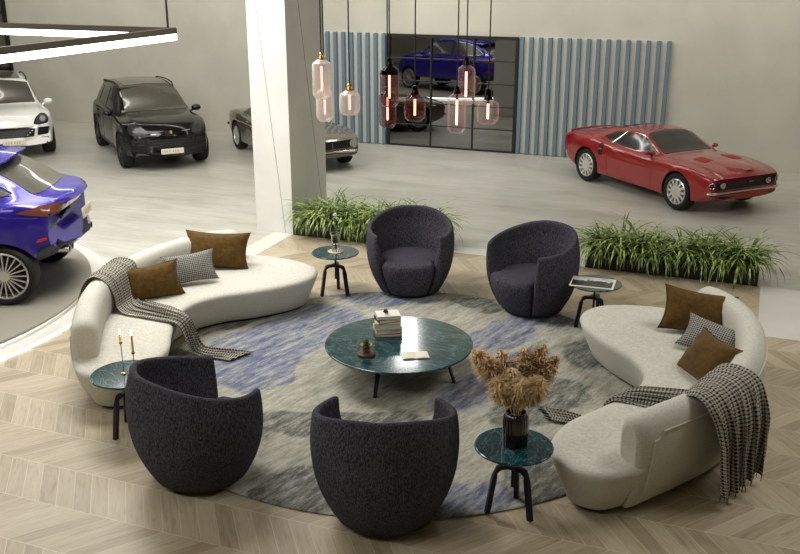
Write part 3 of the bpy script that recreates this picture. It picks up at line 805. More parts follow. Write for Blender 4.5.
# clear vase with a white sprig
vx, vy = -5.102, 10.886
cl = lathe('round_coaster', [(.10, 0), (.105, .003), (.105, .008), (.10, .010)], mat('coaster_cork', srgb(190, 172, 140), .7), None, 40); cl.location = (vx, vy, TOP)
tag(cl, 'pale round coaster under the clear vase on the far left side table', 'coaster')
vz = TOP + .0105
va = empty('glass_vase', (vx, vy, vz), 0, 'narrow clear glass vase with wide rim on the far left side table', 'vase')
lathe('vase_body', [(.050, 0), (.054, .004), (.054, .21), (.075, .235), (.078, .245), (.072, .245), (.050, .212), (.049, .012), (.030, .010)], M['glass'], va, 40)
lathe('water', [(.046, .014), (.0475, .016), (.0475, .10), (.046, .102)], M['glass'], va, 32)
bm = bmesh.new()
for a_, h_ in ((.3, .40), (2.2, .46), (4.0, .36), (5.2, .5)):
    add_tube(bm, [(0, 0, .03), (.02 * math.cos(a_), .02 * math.sin(a_), .2), (.06 * math.cos(a_), .06 * math.sin(a_), h_)], .003, 5)
sp_ = empty('flower_sprig', (vx, vy, vz), 0, 'thin green sprig with white blossoms standing in the clear vase', 'flower')
bm_obj('stem', bm, M['green'], sp_)
for a_, h_ in ((.3, .30), (2.2, .34), (4.0, .27), (5.2, .30), (1.2, .37), (3.1, .40)):
    bm = bmesh.new()
    c_ = Vector((.05 * math.cos(a_), .05 * math.sin(a_), h_)); d = Vector((math.cos(a_), math.sin(a_), .5)).normalized(); s = d.cross(Vector((0, 0, 1))).normalized() * .022
    v = [bm.verts.new(p) for p in (c_, c_ + d * .04 + s, c_ + d * .09, c_ + d * .04 - s)]; bm.faces.new(v)
    bm_obj('leaf', bm, M['leaf'], sp_)
for (a_, h_) in ((5.2, .50), (2.2, .46), (5.6, .44)):
    b_ = bm_obj('blossom', petal_mesh(9, .02, .030, .035, .012), M['white'], sp_); b_.location = (.055 * math.cos(a_), .055 * math.sin(a_), h_)

# smoked vase with pampas
px_, py_ = -1.538, 6.582
pz = RZ + TOP
vs_ = lathe('ribbed_vase', [(.085, 0), (.098, .006), (.102, .05), (.102, .21), (.096, .25), (.078, .272), (.082, .285), (.074, .285), (.068, .272), (.088, .245), (.093, .21), (.093, .05), (.05, .014)],
            M['smoke_vase'], None, 120, rib=.025, ribn=24); vs_.location = (px_, py_, pz)
tag(vs_, 'dark ribbed glass vase on the side table nearest the camera', 'vase')
def plume(a, lean_, h, L, label):
    t = empty('pampas_stem', (px_, py_, pz), 0, label, 'dried grass', 'dried pampas stems in the ribbed vase')
    d = Vector((math.cos(a) * lean_, math.sin(a) * lean_, 1))
    def C(s):                                             # s 0..1 along stem
        r = lean_ * s * s * .9 + .02 * s
        return Vector((math.cos(a) * r * h, math.sin(a) * r * h, .02 + s * h * (1 - .28 * lean_ * s)))
    tube('stem', [C(k / 8) for k in range(9)], .0035, M['pampas'], t, 5)
    bm = bmesh.new(); s0 = 1 - L / h
    for k in range(700):
        s = s0 + (1 - s0) * random.random() ** .9
        p = C(s); q = C(min(1, s + .02)); ax = (q - p).normalized() if (q - p).length > 1e-5 else Vector((0, 0, 1))
        u = (s - s0) / (1 - s0)
        rad = .115 * math.sin(PI * min(1, .12 + .88 * u)) ** .6 + .012
        th = random.uniform(0, 2 * PI); o1 = ax.orthogonal().normalized(); o2 = ax.cross(o1)
        sd = o1 * math.cos(th) + o2 * math.sin(th)
        m1 = p + sd * rad * random.uniform(.3, .7) + ax * random.uniform(.01, .03)
        e = p + sd * rad * random.uniform(.8, 1.15) + ax * random.uniform(.0, .04) - Vector((0, 0, random.uniform(0, .02)))
        wv = ax.cross(sd) * random.uniform(.004, .009)
        v = [bm.verts.new(x) for x in (p, m1 - wv, e, m1 + wv)]; bm.faces.new(v)
    o = bmesh.ops; me = bpy.data.meshes.new('plume'); bm.to_mesh(me); bm.free(); link('plume', me, M['pampas'], t)
pl_lab = ['leftmost', 'front', 'rightmost', 'tallest back', 'back left', 'back right', 'front right', 'centre', 'front left']
for k, (a, ln, h, L) in enumerate(((195, .42, .86, .32), (290, .24, .64, .28), (25, .40, .80, .32), (80, .16, .78, .32), (150, .26, .76, .32), (50, .30, .84, .32), (335, .36, .68, .28), (240, .10, .66, .30), (235, .36, .66, .26))):
    plume(math.radians(a), ln, h, L, pl_lab[k] + ' fluffy tan pampas stem in the dark ribbed vase')

# candles
def candle_set(x, y, zh, clen, la, lb):
    t = empty('candle_holder', (x, y, TOP), 0, la, 'candle holder', 'brass candle holders')
    lathe('base', [(.022, 0), (.024, .003), (.024, .008), (.010, .014)], M['brass'], t, 24)
    tube('stem', [(0, 0, .012), (0, 0, zh)], .0045, M['brass'], t, 10)
    lathe('cup', [(.006, zh), (.016, zh + .008), (.018, zh + .022), (.014, zh + .022), (.012, zh + .008)], M['brass'], t, 20)
    c = lathe('candle', [(.0112, 0), (.0115, .002), (.011, clen), (.006, clen + .003)], M['wax'], None, 20); c.location = (x, y, TOP + zh + .0085)
    tag(c, lb, 'candle', 'lit candles')
    f = lathe('flame', [(.001, 0), (.007, .010), (.0085, .020), (.005, .036), (.001, .052)], M['flame'], c, 14); f.location = (0, 0, clen + .004)
    l = bpy.data.lights.new('flame_light', 'POINT'); l.energy = 1.6; l.color = (1, .6, .3); l.shadow_soft_size = .02
    lo = bpy.data.objects.new('flame_light', l); COL.objects.link(lo); lo.location = (0, 0, clen + .03); lo.parent = c
candle_set(-5.335, 6.61, .30, .09, 'left brass stick candle holder, the taller stem, on the near left side table', 'left burned-down candle with flame on its tall brass stem')
candle_set(-5.245, 6.66, .19, .19, 'right brass candle holder, the shorter stem, on the near left side table', 'right taller candle with flame on its shorter brass stem')

# ------------------------------------------------------------ hanging lamps
def pendant(x, y, ztop, zglass, zbot, r, glass, cap_m, label, capz=.03):
    t = empty('pendant_lamp', (x, y, zbot), 0, label, 'pendant lamp', 'glass pendant lamps over the lounge')
    h = zglass - zbot; ct_ = ztop - zbot
    prof = [(.012, 0), (r * .62, .004), (r * .9, .03), (r, .065), (r, h - .06), (r * .93, h - .028), (r * .6, h - .004), (r * .42, h + .012)]
    lathe('glass_shade', prof, glass, t, 40, cap=False)
    lathe('cap', [(r * .40, h + .008), (r * .40, h + .02), (r * .30, h + .045), (r * .26, ct_ - .01), (r * .12, ct_)], cap_m, t, 28)
    tube('cable', [(0, 0, ct_ - .003), (0, 0, 6.2 - zbot)], .007, M['cable'], t, 6)
    lathe('filament', [(.011, h * .22), (.012, h * .26), (.012, h * .82), (.011, h * .86)], M['filament_soft'] if glass is M['opal'] else M['filament'], t, 12)
    lathe('filament_holder', [(.008, h * .86), (.014, h * .88), (.014, h + .009)], cap_m, t, 12)
    if cap_m is M['lamp_black'] and capz > .03:
        lathe('shoulder', [(r * 1.004, h - capz), (r * 1.01, h - .06), (r * .95, h - .026), (r * .62, h - .001), (r * .42, h + .014)], cap_m, t, 40, cap=False)
A_, B_, C_ = M['opal'], M['smoke_glass'], M['clear_lamp']
pendant(-4.31, 8.95, 3.40, 3.32, 2.92, .098, A_, M['brass'], 'long frosted lamp with brass cap, upper of the leftmost overlapping pair')
pendant(-4.44, 9.28, 3.04, 2.98, 2.63, .095, A_, M['brass'], 'long frosted lamp, lower of the leftmost overlapping pair')
pendant(-3.92, 8.78, 3.12, 3.04, 2.80, .108, A_, M['brass'], 'short round frosted lamp with brass cap, third from the left')
pendant(-3.65, 9.20, 3.35, 3.25, 2.84, .100, B_, M['lamp_black'], 'long smoked lamp with black shoulder, upper of the dark overlapping pair', .07)
pendant(-3.80, 9.52, 3.01, 2.95, 2.56, .095, B_, M['lamp_black'], 'long smoked lamp, lower of the dark overlapping pair')
pendant(-3.30, 9.02, 3.10, 3.00, 2.74, .110, B_, M['lamp_black'], 'short round smoked lamp hanging between the dark pair and the clear pair')
pendant(-3.02, 9.87, 3.32, 3.22, 2.80, .100, C_, M['lamp_black'], 'long clear pinkish lamp, upper of the clear overlapping pair')
pendant(-2.99, 9.46, 3.06, 2.97, 2.56, .095, C_, M['lamp_black'], 'long clear pinkish lamp, lower of the clear overlapping pair')
pendant(-2.60, 9.28, 3.07, 2.95, 2.71, .112, C_, M['lamp_black'], 'short round clear pinkish lamp, rightmost of all hanging lamps')

# square linear light hanging over the violet-blue car
fl = empty('square_light_frame', (-8.75, 12.9, 3.2), 0, 'square hanging frame of bright linear lights at the top left', 'ceiling light')
LB = 5.2
bm = bmesh.new(); bm2 = bmesh.new()
for (c_, s_) in (((-LB / 2, 0), (LB, .08)), ((0, -LB / 2), (.08, LB)), ((-LB / 2, -LB), (LB, .08)), ((-LB, -LB / 2), (.08, LB))):
    add_box(bm, (c_[0], c_[1], .055), (s_[0] + .0005, s_[1] + .0005, .09))
    add_box(bm2, (c_[0], c_[1], -.042), (s_[0] - .01, s_[1] - .01, .094))
bm_obj('frame_profile', bm, M['led_body'], fl, smooth=False); bm_obj('light_diffuser', bm2, M['led'], fl, smooth=False)
for x_, y_ in ((-.12, 0), (-LB + .1, 0), (-.12, -LB), (-LB + .1, -LB)):
    tube('suspension_cable', [(x_, y_, .10), (x_, y_, 3.0)], .018, M['cable'], fl, 8)

# ------------------------------------------------------------ planters with grass plants
def grass_mesh(seed, nb=150):
    rnd = random.Random(seed); verts, faces = [], []
    for k in range(nb):
        a = rnd.uniform(0, 2 * PI); L = rnd.uniform(.48, .92); droop = rnd.uniform(1.1, 2.7); wd = rnd.uniform(.011, .021)
        r0 = rnd.uniform(0, .05); el = rnd.uniform(1.0, 1.56)
        p = Vector((r0 * math.cos(a), r0 * math.sin(a), 0)); s = Vector((-math.sin(a), math.cos(a), 0)); b0 = len(verts); n = 7
        for i in range(n + 1):
            f = i / n; wv = wd * (1 - f ** 2.2) * (.6 + .4 * min(1, f * 4)) + .0008
            verts += [p - s * wv, p + Vector((0, 0, wv * .5)), p + s * wv]
            e = el - droop * f * 1.25
            e = max(e, -1.45)
            p = p + Vector((math.cos(a) * math.cos(e), math.sin(a) * math.cos(e), math.sin(e))) * (L / n)
        for i in range(n):
            q = b0 + 3 * i
            faces += [(q, q + 1, q + 4, q + 3), (q + 1, q + 2, q + 5, q + 4)]
    me = bpy.data.meshes.new('foliage'); me.from_pydata([tuple(v) for v in verts], [], faces); me.update()
    me.materials.append(M['leaf'])
    for p in me.polygons: p.use_smooth = True
    return me
GM = [grass_mesh(s) for s in (3, 5, 8, 13)]
ORD = ['first', 'second', 'third', 'fourth', 'fifth', 'sixth', 'seventh', 'eighth', 'ninth', 'tenth']
def planter(x0, x1, side, n, dx0):
    cx = (x0 + x1) / 2; L = x1 - x0
    t = empty('planter_trough', (cx, 13.43, .005), 0, 'long low black planter trough of grass plants, on the %s' % side, 'planter')
    bm = bmesh.new(); h = .20
    add_box(bm, (0, -.17, h / 2), (L, .02, h)); add_box(bm, (0, .17, h / 2), (L, .02, h)); add_box(bm, (-L / 2 + .01, 0, h / 2), (.02, .32, h)); add_box(bm, (L / 2 - .01, 0, h / 2), (.02, .32, h)); add_box(bm, (0, 0, .01), (L - .04, .32, .02))
    bm_obj('trough', bm, M['planter'], t, smooth=False)
    box('soil', (-L / 2 + .022, -.158, .021), (L / 2 - .022, .158, h - .035), M['soil'], t)
    rnd = random.Random(n)
    for k in range(n):
        x = x0 + dx0 + (L - 2 * dx0) * k / (n - 1)
        o = bpy.data.objects.new('grass_plant', GM[(k * 3 + n) % 4]); COL.objects.link(o)
        o.location = (x, 13.43 + rnd.uniform(-.05, .05), .155); o.rotation_euler = (0, 0, rnd.uniform(0, 6.28)); q = rnd.uniform(.9, 1.12); o.scale = (q, q, q * rnd.uniform(.92, 1.1))
        tag(o, '%s green grass plant from the left in the %s planter' % (ORD[k], side), 'plant', 'grass plants in the planters')
planter(-6.98, -4.30, 'left, beside the column', 8, .38)
planter(-2.16, .24, 'right, below the red car', 8, .20)

# ------------------------------------------------------------ vehicles
class Car:
    """x forward, y to the car's left, z up; body lofted from station curves"""
    def __init__(s, name, loc, rz, paint, spec, label, cat, scale=1.0, z=0.0):
        s.p = spec; s.paint = paint; s.zo = spec.get('zo', 0)
        s.t = empty(name, (loc[0], loc[1], z), rz, label, cat); s.t.scale = (scale,) * 3
        s.body()
    def sec(s, x):
        g = lambda k: lerp_tab(s.p[k], x)
        zb, W, zw, ws, zs, wr, ze, zc = (g(k) for k in ('zb', 'W', 'zw', 'ws', 'zs', 'wr', 'ze', 'zc'))
        zs = min(zs, zc - .004); ze = min(max(ze, zs + .002), zc - .001); zw = min(zw, zs - .02); zb = min(zb, zw - .04)
        wr = min(wr, ws - .004)
        return [(a, b + s.zo) for a, b in ((0, zb), (W * .55, zb), (W * .90, zb + .01), (W * .985, zb + .07), (W, zw), (W * .995, zw + (zs - zw) * .35), ((W + ws) / 2 + .012, zs - (zs - zw) * .14), (ws, zs),
                (ws - (ws - wr) * .14, zs + (ze - zs) * .10), (wr + (ws - wr) * .5, zs + (ze - zs) * .52), (wr + (ws - wr) * .10, ze - (ze - zs) * .07), (wr - .04, ze + (zc - ze) * .35), (wr * .5, zc - (zc - ze) * .22), (0, zc))]
    def body(s):
        p = s.p; x0, x1 = p['zc'][0][0], p['zc'][-1][0]
        xs = []
        N = 84
        for i in range(N + 1):
            u = i / N; u = u + .10 * math.sin(2 * PI * u) * -.5 if False else u
            xs.append(x0 + (x1 - x0) * (.5 - .5 * math.cos(PI * u)) * .55 + (x1 - x0) * u * .45)
        verts, faces = [], []
        wm = max(v for _, v in p['W'])
        for x in xs:
            h = s.sec(x)
            # smooth the half section
            hp = [Vector((a, b, 0)) for a, b in h]
            sm = catmull(hp, 3)
            row = [(q.x, q.y) for q in sm]
            full = row + [(-a, b) for a, b in row[-2:0:-1]]
            for a, b in full:
                k = (abs(a) / wm) ** 2.4
                cf = p.get('cf', .3) * k * smooth01((x - (x1 - .9)) / .9); cr = p.get('cr', .2) * k * smooth01(((x0 + .8) - x) / .8)
                verts.append((x - cf + cr, a, b))
        m = len(full)
        for i in range(len(xs) - 1):
            for k in range(m): a = i * m + k; b = i * m + (k + 1) % m; faces.append((a, b, b + m, a + m))
        faces.append(tuple(range(m))); faces.append(tuple((len(xs) - 1) * m + k for k in range(m))[::-1])
        bm = bmesh.new(); vv = [bm.verts.new(v) for v in verts]
        for f in faces: bm.faces.new([vv[i] for i in f])
        bmesh.ops.recalc_face_normals(bm, faces=bm.faces)
        s.bvh = BVHTree.FromBMesh(bm)
        me = bpy.data.meshes.new('body'); bm.to_mesh(me); bm.free()
        me.materials.append(s.paint); me.materials.append(M['black_pl'])
        o = link('body', me, None, s.t, angle=38); s.o = o
        # wheel arches
        bm = bmesh.new()
        for ax in p['axles']:
            for sg in (1, -1):
                add_lathe(bm, [(p['R'] * 1.13, -.17), (p['R'] * 1.13, .30)], 40, (ax, sg * (wm - .12), p['R']), 'Y') if sg > 0 else add_lathe(bm, [(p['R'] * 1.13, -.30), (p['R'] * 1.13, .17)], 40, (ax, sg * (wm - .12), p['R']), 'Y')
        bmesh.ops.recalc_face_normals(bm, faces=bm.faces)
        cm = bpy.data.meshes.new('cutter'); bm.to_mesh(cm); bm.free(); cm.materials.append(M['black_pl'])
        for f in cm.polygons: f.use_smooth = True
        co = bpy.data.objects.new('cutter', cm); COL.objects.link(co)
        co.parent = s.t
        md = o.modifiers.new('b', 'BOOLEAN'); md.object = co; md.solver = 'EXACT'; md.operation = 'DIFFERENCE'
        try: md.material_mode = 'TRANSFER'
        except Exception: pass
        bpy.context.view_layer.update()
        dg = bpy.context.evaluated_depsgraph_get()
        nm = bpy.data.meshes.new_from_object(o.evaluated_get(dg)); o.modifiers.clear(); o.data = nm; nm.name = 'body'
        bpy.data.objects.remove(co)
        nm.set_sharp_from_angle(angle=math.radians(38))
        for ax in p['axles']:
            for sg in (1, -1): s.wheel(ax, sg, wm)
    def wheel(s, ax, sg, wm):
        R = s.p['R']; w_ = s.p.get('tw', .24)
        r = s.p.get('rr', R * .70)
        bm = bmesh.new(); h = w_ / 2
        add_lathe(bm, [(r, -h + .02), (r + .02, -h), (R - .03, -h), (R - .008, -h + .02), (R, -h + .05), (R, h - .05), (R - .008, h - .02), (R - .03, h), (r + .02, h), (r, h - .02), (r, -h + .02)], 48, (0, 0, 0), 'Y', cap=False)
        wobj = bm_obj('wheel', bm, M['tire'], s.t, angle=40); wobj.location = (ax, sg * (wm - h - .012), R)
        bm = bmesh.new(); f = sg * (h - .035)
        add_lathe(bm, [(r, sg * (h - .02)), (r - .018, sg * (h - .008)), (r - .03, sg * (h - .03)), (r - .03, 0)], 48, (0, 0, 0), 'Y', cap=False)
        add_lathe(bm, [(.001, sg * (h - .012)), (s.p.get('hub', .05), sg * (h - .014)), (s.p.get('hub', .05) + .008, sg * (h - .05))], 32, (0, 0, 0), 'Y', cap=False)
        n = s.p.get('spokes', 10); sw = s.p.get('sw', .03)
        for k in range(n):
            a = 2 * PI * k / n
            v = add_box(bm, (r * .53, sg * (h - .035), 0), (r * .92, .03, sw), 0.0)
            bmesh.ops.rotate(bm, cent=(0, 0, 0), matrix=Matrix.Rotation(a, 3, 'Y'), verts=v)
        bm_obj('rim', bm, s.p.get('rim', M['rim_l']), wobj, angle=40)
        d = lathe('brake_disc', [(.02, -.02), (r * .72, -.02), (r * .72, .0), (.02, .0)], M['rim_d'], wobj, 32, axis='Y'); d.location = (0, sg * .03, 0)
        bk_ = lathe('wheel_back', [(.02, -.01), (r * .985, -.01), (r * .985, .01), (.02, .01)], M['black_pl'], wobj, 32, axis='Y'); bk_.location = (0, -sg * .02, 0)
    def decal(s, name, poly, view, m, off=.006, grid=.05, parent=None, depth=.012, both=False):
        """trace a 2-D outline onto the body: view 'L'/'R' side (x, z); 'F'/'B' front/back (y, z); 'T' top (x, y)"""
        if both:
            a = s.decal(name, poly, view, m, off, grid, parent, depth)
            if view in 'LR': s.decal(name, poly, 'R' if view == 'L' else 'L', m, off, grid, parent, depth)
            elif view in 'FB': s.decal(name, [(-y, z) for y, z in poly], view, m, off, grid, parent, depth)
            else: s.decal(name, [(x, -y) for x, y in poly], view, m, off, grid, parent, depth)
            return a
        bm = bmesh.new()
        bm.faces.new([bm.verts.new((a, b, 0)) for a, b in poly])
        for ax, nv_ in ((0, Vector((1, 0, 0))), (1, Vector((0, 1, 0)))):
            lo = min(q[ax] for q in poly); hi = max(q[ax] for q in poly); k = math.ceil(lo / grid)
            while k * grid < hi:
                co = Vector((0, 0, 0)); co[ax] = k * grid
                bmesh.ops.bisect_plane(bm, geom=bm.verts[:] + bm.edges[:] + bm.faces[:], plane_co=co, plane_no=nv_, dist=1e-5); k += 1
        bmesh.ops.triangulate(bm, faces=[f for f in bm.faces if len(f.verts) > 4])
        bad = []; ins = {}
        for v in bm.verts:
            a, b = v.co.x, v.co.y + (0 if view == 'T' else s.zo)
            org, d = {'L': (Vector((a, 4, b)), Vector((0, -1, 0))), 'R': (Vector((a, -4, b)), Vector((0, 1, 0))),
                      'F': (Vector((5, a, b)), Vector((-1, 0, 0))), 'B': (Vector((-5, a, b)), Vector((1, 0, 0))), 'T': (Vector((a, b, 4)), Vector((0, 0, -1)))}[view]
            hit, nn, _, _ = s.bvh.ray_cast(org, d)
            if hit is None: bad.append(v); continue
            if nn.dot(d) > 0: nn = -nn
            v.co = hit + nn * off; ins[v] = hit - nn * depth
        if bad: bmesh.ops.delete(bm, geom=bad, context='VERTS')
        es = [e for e in bm.edges if len(e.link_faces) == 1]; mp = {}
        for e in es:
            for v in e.verts:
                if v not in mp: mp[v] = bm.verts.new(ins[v])
        for e in es:
            a, b = e.verts; bm.faces.new((a, b, mp[b], mp[a]))
        return bm_obj(name, bm, m, parent or s.t, angle=40)
    def tubes(s, name, paths, r, m, parent=None):
        return [tube(name, pts, r, m, parent or s.t, 8) for pts in paths]
    def surf(s, view, a, b, off=0.0):
        if view != 'T': b += s.zo
        org, d = {'L': (Vector((a, 4, b)), Vector((0, -1, 0))), 'R': (Vector((a, -4, b)), Vector((0, 1, 0))), 'F': (Vector((5, a, b)), Vector((-1, 0, 0))), 'B': (Vector((-5, a, b)), Vector((1, 0, 0))), 'T': (Vector((a, b, 4)), Vector((0, 0, -1)))}[view]
        hit, nn, _, _ = s.bvh.ray_cast(org, d)
        if hit is None: return None
        if nn.dot(d) > 0: nn = -nn
        return hit + nn * off
    def strip(s, name, view, pts, r, m, off=.0, parent=None, both=False):
        P = [s.surf(view, q.x, q.y, off) for q in catmull([(a, b, 0) for a, b in pts], 5)]; P = [q for q in P if q is not None]
        tube(name, P, r, m, parent or s.t, 6)
        if both: tube(name, [Vector((q.x, -q.y, q.z)) for q in P], r, m, parent or s.t, 6)
    def mirrors(s, x, y, z, m=None, k=1.0):
        z += s.zo
        for sg in (1, -1):
            bm = bmesh.new()
            r_ = bmesh.ops.create_uvsphere(bm, u_segments=20, v_segments=12, radius=1)
            for v in r_['verts']:
                if v.co.x < 0: v.co.x *= .35
            bmesh.ops.scale(bm, vec=(.10 * k, .115 * k, .075 * k), verts=r_['verts']); bmesh.ops.translate(bm, vec=(x, sg * (y + .13 * k), z + .07 * k), verts=r_['verts'])
            add_tube(bm, [(x + .03, sg * (y - .08), z - .03), (x + .01, sg * (y + .10 * k), z + .05 * k)], .024, 8)
            bm_obj('side_mirror', bm, m or s.paint, s.t, angle=60)

def ellipse(cx, cy, rx, ry, n=20, a=0.0):
    return [(cx + rx * math.cos(2 * PI * k / n) * math.cos(a) - ry * math.sin(2 * PI * k / n) * math.sin(a), cy + rx * math.cos(2 * PI * k / n) * math.sin(a) + ry * math.sin(2 * PI * k / n) * math.cos(a)) for k in range(n)]
def rnd_poly(pts, r=.03, n=4):
    out = []; L = len(pts)
    for i in range(L):
        p0, p1, p2 = Vector(pts[i - 1]), Vector(pts[i]), Vector(pts[(i + 1) % L])
        a = p1 + (p0 - p1).normalized() * min(r, (p0 - p1).length * .45); b = p1 + (p2 - p1).normalized() * min(r, (p2 - p1).length * .45)
        for k in range(n + 1):
            t = k / n; q = a * (1 - t) ** 2 + p1 * 2 * t * (1 - t) + b * t * t; out.append((q.x, q.y))
    return out

SUV = dict(R=.385, rr=.285, axles=(1.50, -1.42), tw=.27, cf=.42, cr=.30,
    zb=[(-2.45, .55), (-2.2, .32), (-1.2, .26), (1.6, .26), (2.1, .28), (2.42, .34)],
    W=[(-2.45, .80), (-2.3, .90), (-1.9, .965), (-1.4, .985), (-.7, .955), (.6, .95), (1.5, .985), (2.0, .96), (2.3, .90), (2.42, .84)],
    zw=[(-2.45, .70), (-1.4, .72), (0, .62), (1.5, .70), (2.42, .55)],
    ws=[(-2.45, .70), (-2.3, .80), (-1.8, .86), (-1.0, .87), (.6, .885), (1.5, .88), (2.0, .84), (2.3, .78), (2.42, .74)],
    zs=[(-2.45, .95), (-2.35, 1.05), (-2.0, 1.10), (-1, 1.08), (.6, 1.05), (1.5, 1.04), (2.0, 1.0), (2.3, .90), (2.42, .72)],
    wr=[(-2.45, .60), (-2.2, .62), (-1.7, .62), (0, .64), (.45, .66), (1.2, .72), (1.8, .68), (2.42, .60)],
    ze=[(-2.45, 1.0), (-2.3, 1.22), (-1.95, 1.50), (-1.5, 1.60), (-.5, 1.64), (.2, 1.59), (.55, 1.45), (1.2, 1.12), (1.8, 1.08), (2.2, 1.0), (2.42, .76)],
    zc=[(-2.45, 1.02), (-2.3, 1.27), (-1.95, 1.56), (-1.5, 1.66), (-.5, 1.70), (.2, 1.66), (.55, 1.52), (1.2, 1.17), (1.8, 1.12), (2.2, 1.04), (2.38, .92), (2.42, .78)],
    spokes=10, rim=M['rim_d'])
def suv(loc, rz, paint, label, scale, roof_m, glass_m, lampm, grille_line):
    c = Car('suv_car', loc, rz, paint, SUV, label, 'car', scale)
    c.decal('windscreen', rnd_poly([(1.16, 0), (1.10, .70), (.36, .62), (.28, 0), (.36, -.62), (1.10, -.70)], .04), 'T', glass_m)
    c.decal('rear_window', rnd_poly([(-.5, 1.22), (.5, 1.22), (.46, 1.5), (-.46, 1.5)], .05), 'B', M['cglass'])
    c.decal('side_window', rnd_poly([(.90, 1.12), (.36, 1.50), (-.42, 1.56), (-.45, 1.13)], .05), 'L', M['cglass'], both=True)
    c.decal('side_window', rnd_poly([(-.53, 1.13), (-.50, 1.56), (-1.30, 1.52), (-1.36, 1.14)], .05), 'L', M['cglass'], both=True)
    c.decal('side_window', rnd_poly([(-1.43, 1.15), (-1.37, 1.51), (-1.75, 1.42), (-2.0, 1.2)], .05), 'L', M['cglass'], both=True)
    c.decal('sunroof', rnd_poly([(.12, .50), (.12, -.50), (-1.4, -.50), (-1.4, .50)], .06), 'T', roof_m)
    for sg in (1, -1):
        P = [c.surf('T', x, sg * .625, .045 if 0 < k < 6 else .0) for k, x in enumerate((.25, .1, -.3, -.7, -1.1, -1.5, -1.7))]
        tube('roof_rail', P, .018, M['black_pl'], c.t, 8)
    # lamps and intakes
    c.decal('headlamp', [(a + .0, b) for a, b in rnd_poly([(.46, .82), (.54, .95), (.66, 1.02), (.80, 1.0), (.86, .90), (.82, .80), (.60, .785)], .05)], 'F', lampm, both=True)
    c.decal('lamp_lens', ellipse(.70, .905, .07, .06), 'F', M['lamp_d'] if paint is M['black'] else M['lamp'], off=.012, both=True)
    c.decal('grille', rnd_poly([(-.46, .53), (.46, .53), (.50, .72), (.30, .745), (-.30, .745), (-.50, .72)], .03), 'F', M['black_pl'], off=.008)
    for z_ in (.56, .61, .66, .71): c.strip('grille_bar', 'F', [(-.43, z_), (-.2, z_), (0, z_), (.2, z_), (.43, z_)], .008, grille_line, off=.014)
    c.decal('air_intake', rnd_poly([(.54, .54), (.80, .55), (.84, .72), (.57, .74)], .04), 'F', M['black_pl'], off=.008, both=True)
    for z_ in (.60, .67): c.strip('intake_bar', 'F', [(.57, z_), (.68, z_), (.80, z_)], .007, grille_line, off=.014, both=True)
    c.decal('fog_slot', rnd_poly([(.50, .44), (.80, .45), (.80, .49), (.52, .495)], .015), 'F', M['black_pl'], both=True)
    c.decal('lower_bumper', rnd_poly([(-.80, .28), (.80, .28), (.74, .41), (-.74, .41)], .02), 'F', M['black_pl'], off=.01)
    c.decal('badge', ellipse(0, .86, .032, .038), 'F', M['brass'], off=.008)
    c.strip('hood_crease', 'T', [(1.15, .42), (1.6, .40), (2.0, .34)], .008, paint, both=True)
    c.strip('door_seam', 'L', [(.62, 1.03), (.66, .8), (.64, .35)], .004, M['black_pl'], both=True)
    c.strip('door_seam', 'L', [(-.48, 1.06), (-.48, .8), (-.46, .35)], .004, M['black_pl'], both=True)
    c.decal('sill_trim', rnd_poly([(1.0, .29), (1.0, .36), (-.95, .36), (-.95, .29)], .01), 'L', M['black_pl'], both=True)
    c.strip('door_handle', 'L', [(-.25, .95), (-.15, .955), (-.05, .95)], .014, paint, off=.014, both=True)
    c.strip('door_handle', 'L', [(-1.2, .97), (-1.1, .975), (-1.0, .97)], .014, paint, off=.014, both=True)
    c.decal('tail_lamp', rnd_poly([(-.78, .98), (.78, .98), (.78, 1.04), (-.78, 1.04)], .02), 'B', M['tail'])
    c.mirrors(.72, .90, 1.05)
    return c
HD = math.radians(-42.3)
# number plate helper: flat plate standing just off the bumper
def plate(c, x, z, ry, w_=.50, h_=.12, y=0.0):
    bm = bmesh.new(); add_box(bm, (0, 0, 0), (.012, w_, h_), .003)
    o = bm_obj('number_plate', bm, M['plate'], c.t); o.location = (x, y, z); o.rotation_euler = (0, ry, 0)
    bm = bmesh.new(); x_ = -w_ * .34
    for k in range(7):                                     # worn-looking row of characters, unreadable in the photo
        if k == 3: x_ += w_ * .05; continue
        box('plate_marking', (.006, x_ - w_ * .025, -h_ * .21), (.008, x_ + w_ * .025, h_ * .21), M['plate_ink'], o); x_ += w_ * .105
    bm.free()
    return o
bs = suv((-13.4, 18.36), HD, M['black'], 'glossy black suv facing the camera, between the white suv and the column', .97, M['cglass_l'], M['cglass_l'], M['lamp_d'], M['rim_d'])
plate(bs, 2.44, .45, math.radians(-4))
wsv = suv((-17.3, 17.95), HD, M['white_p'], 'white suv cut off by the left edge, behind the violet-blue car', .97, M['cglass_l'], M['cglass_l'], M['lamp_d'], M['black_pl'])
plate(wsv, 2.44, .43, math.radians(-4))

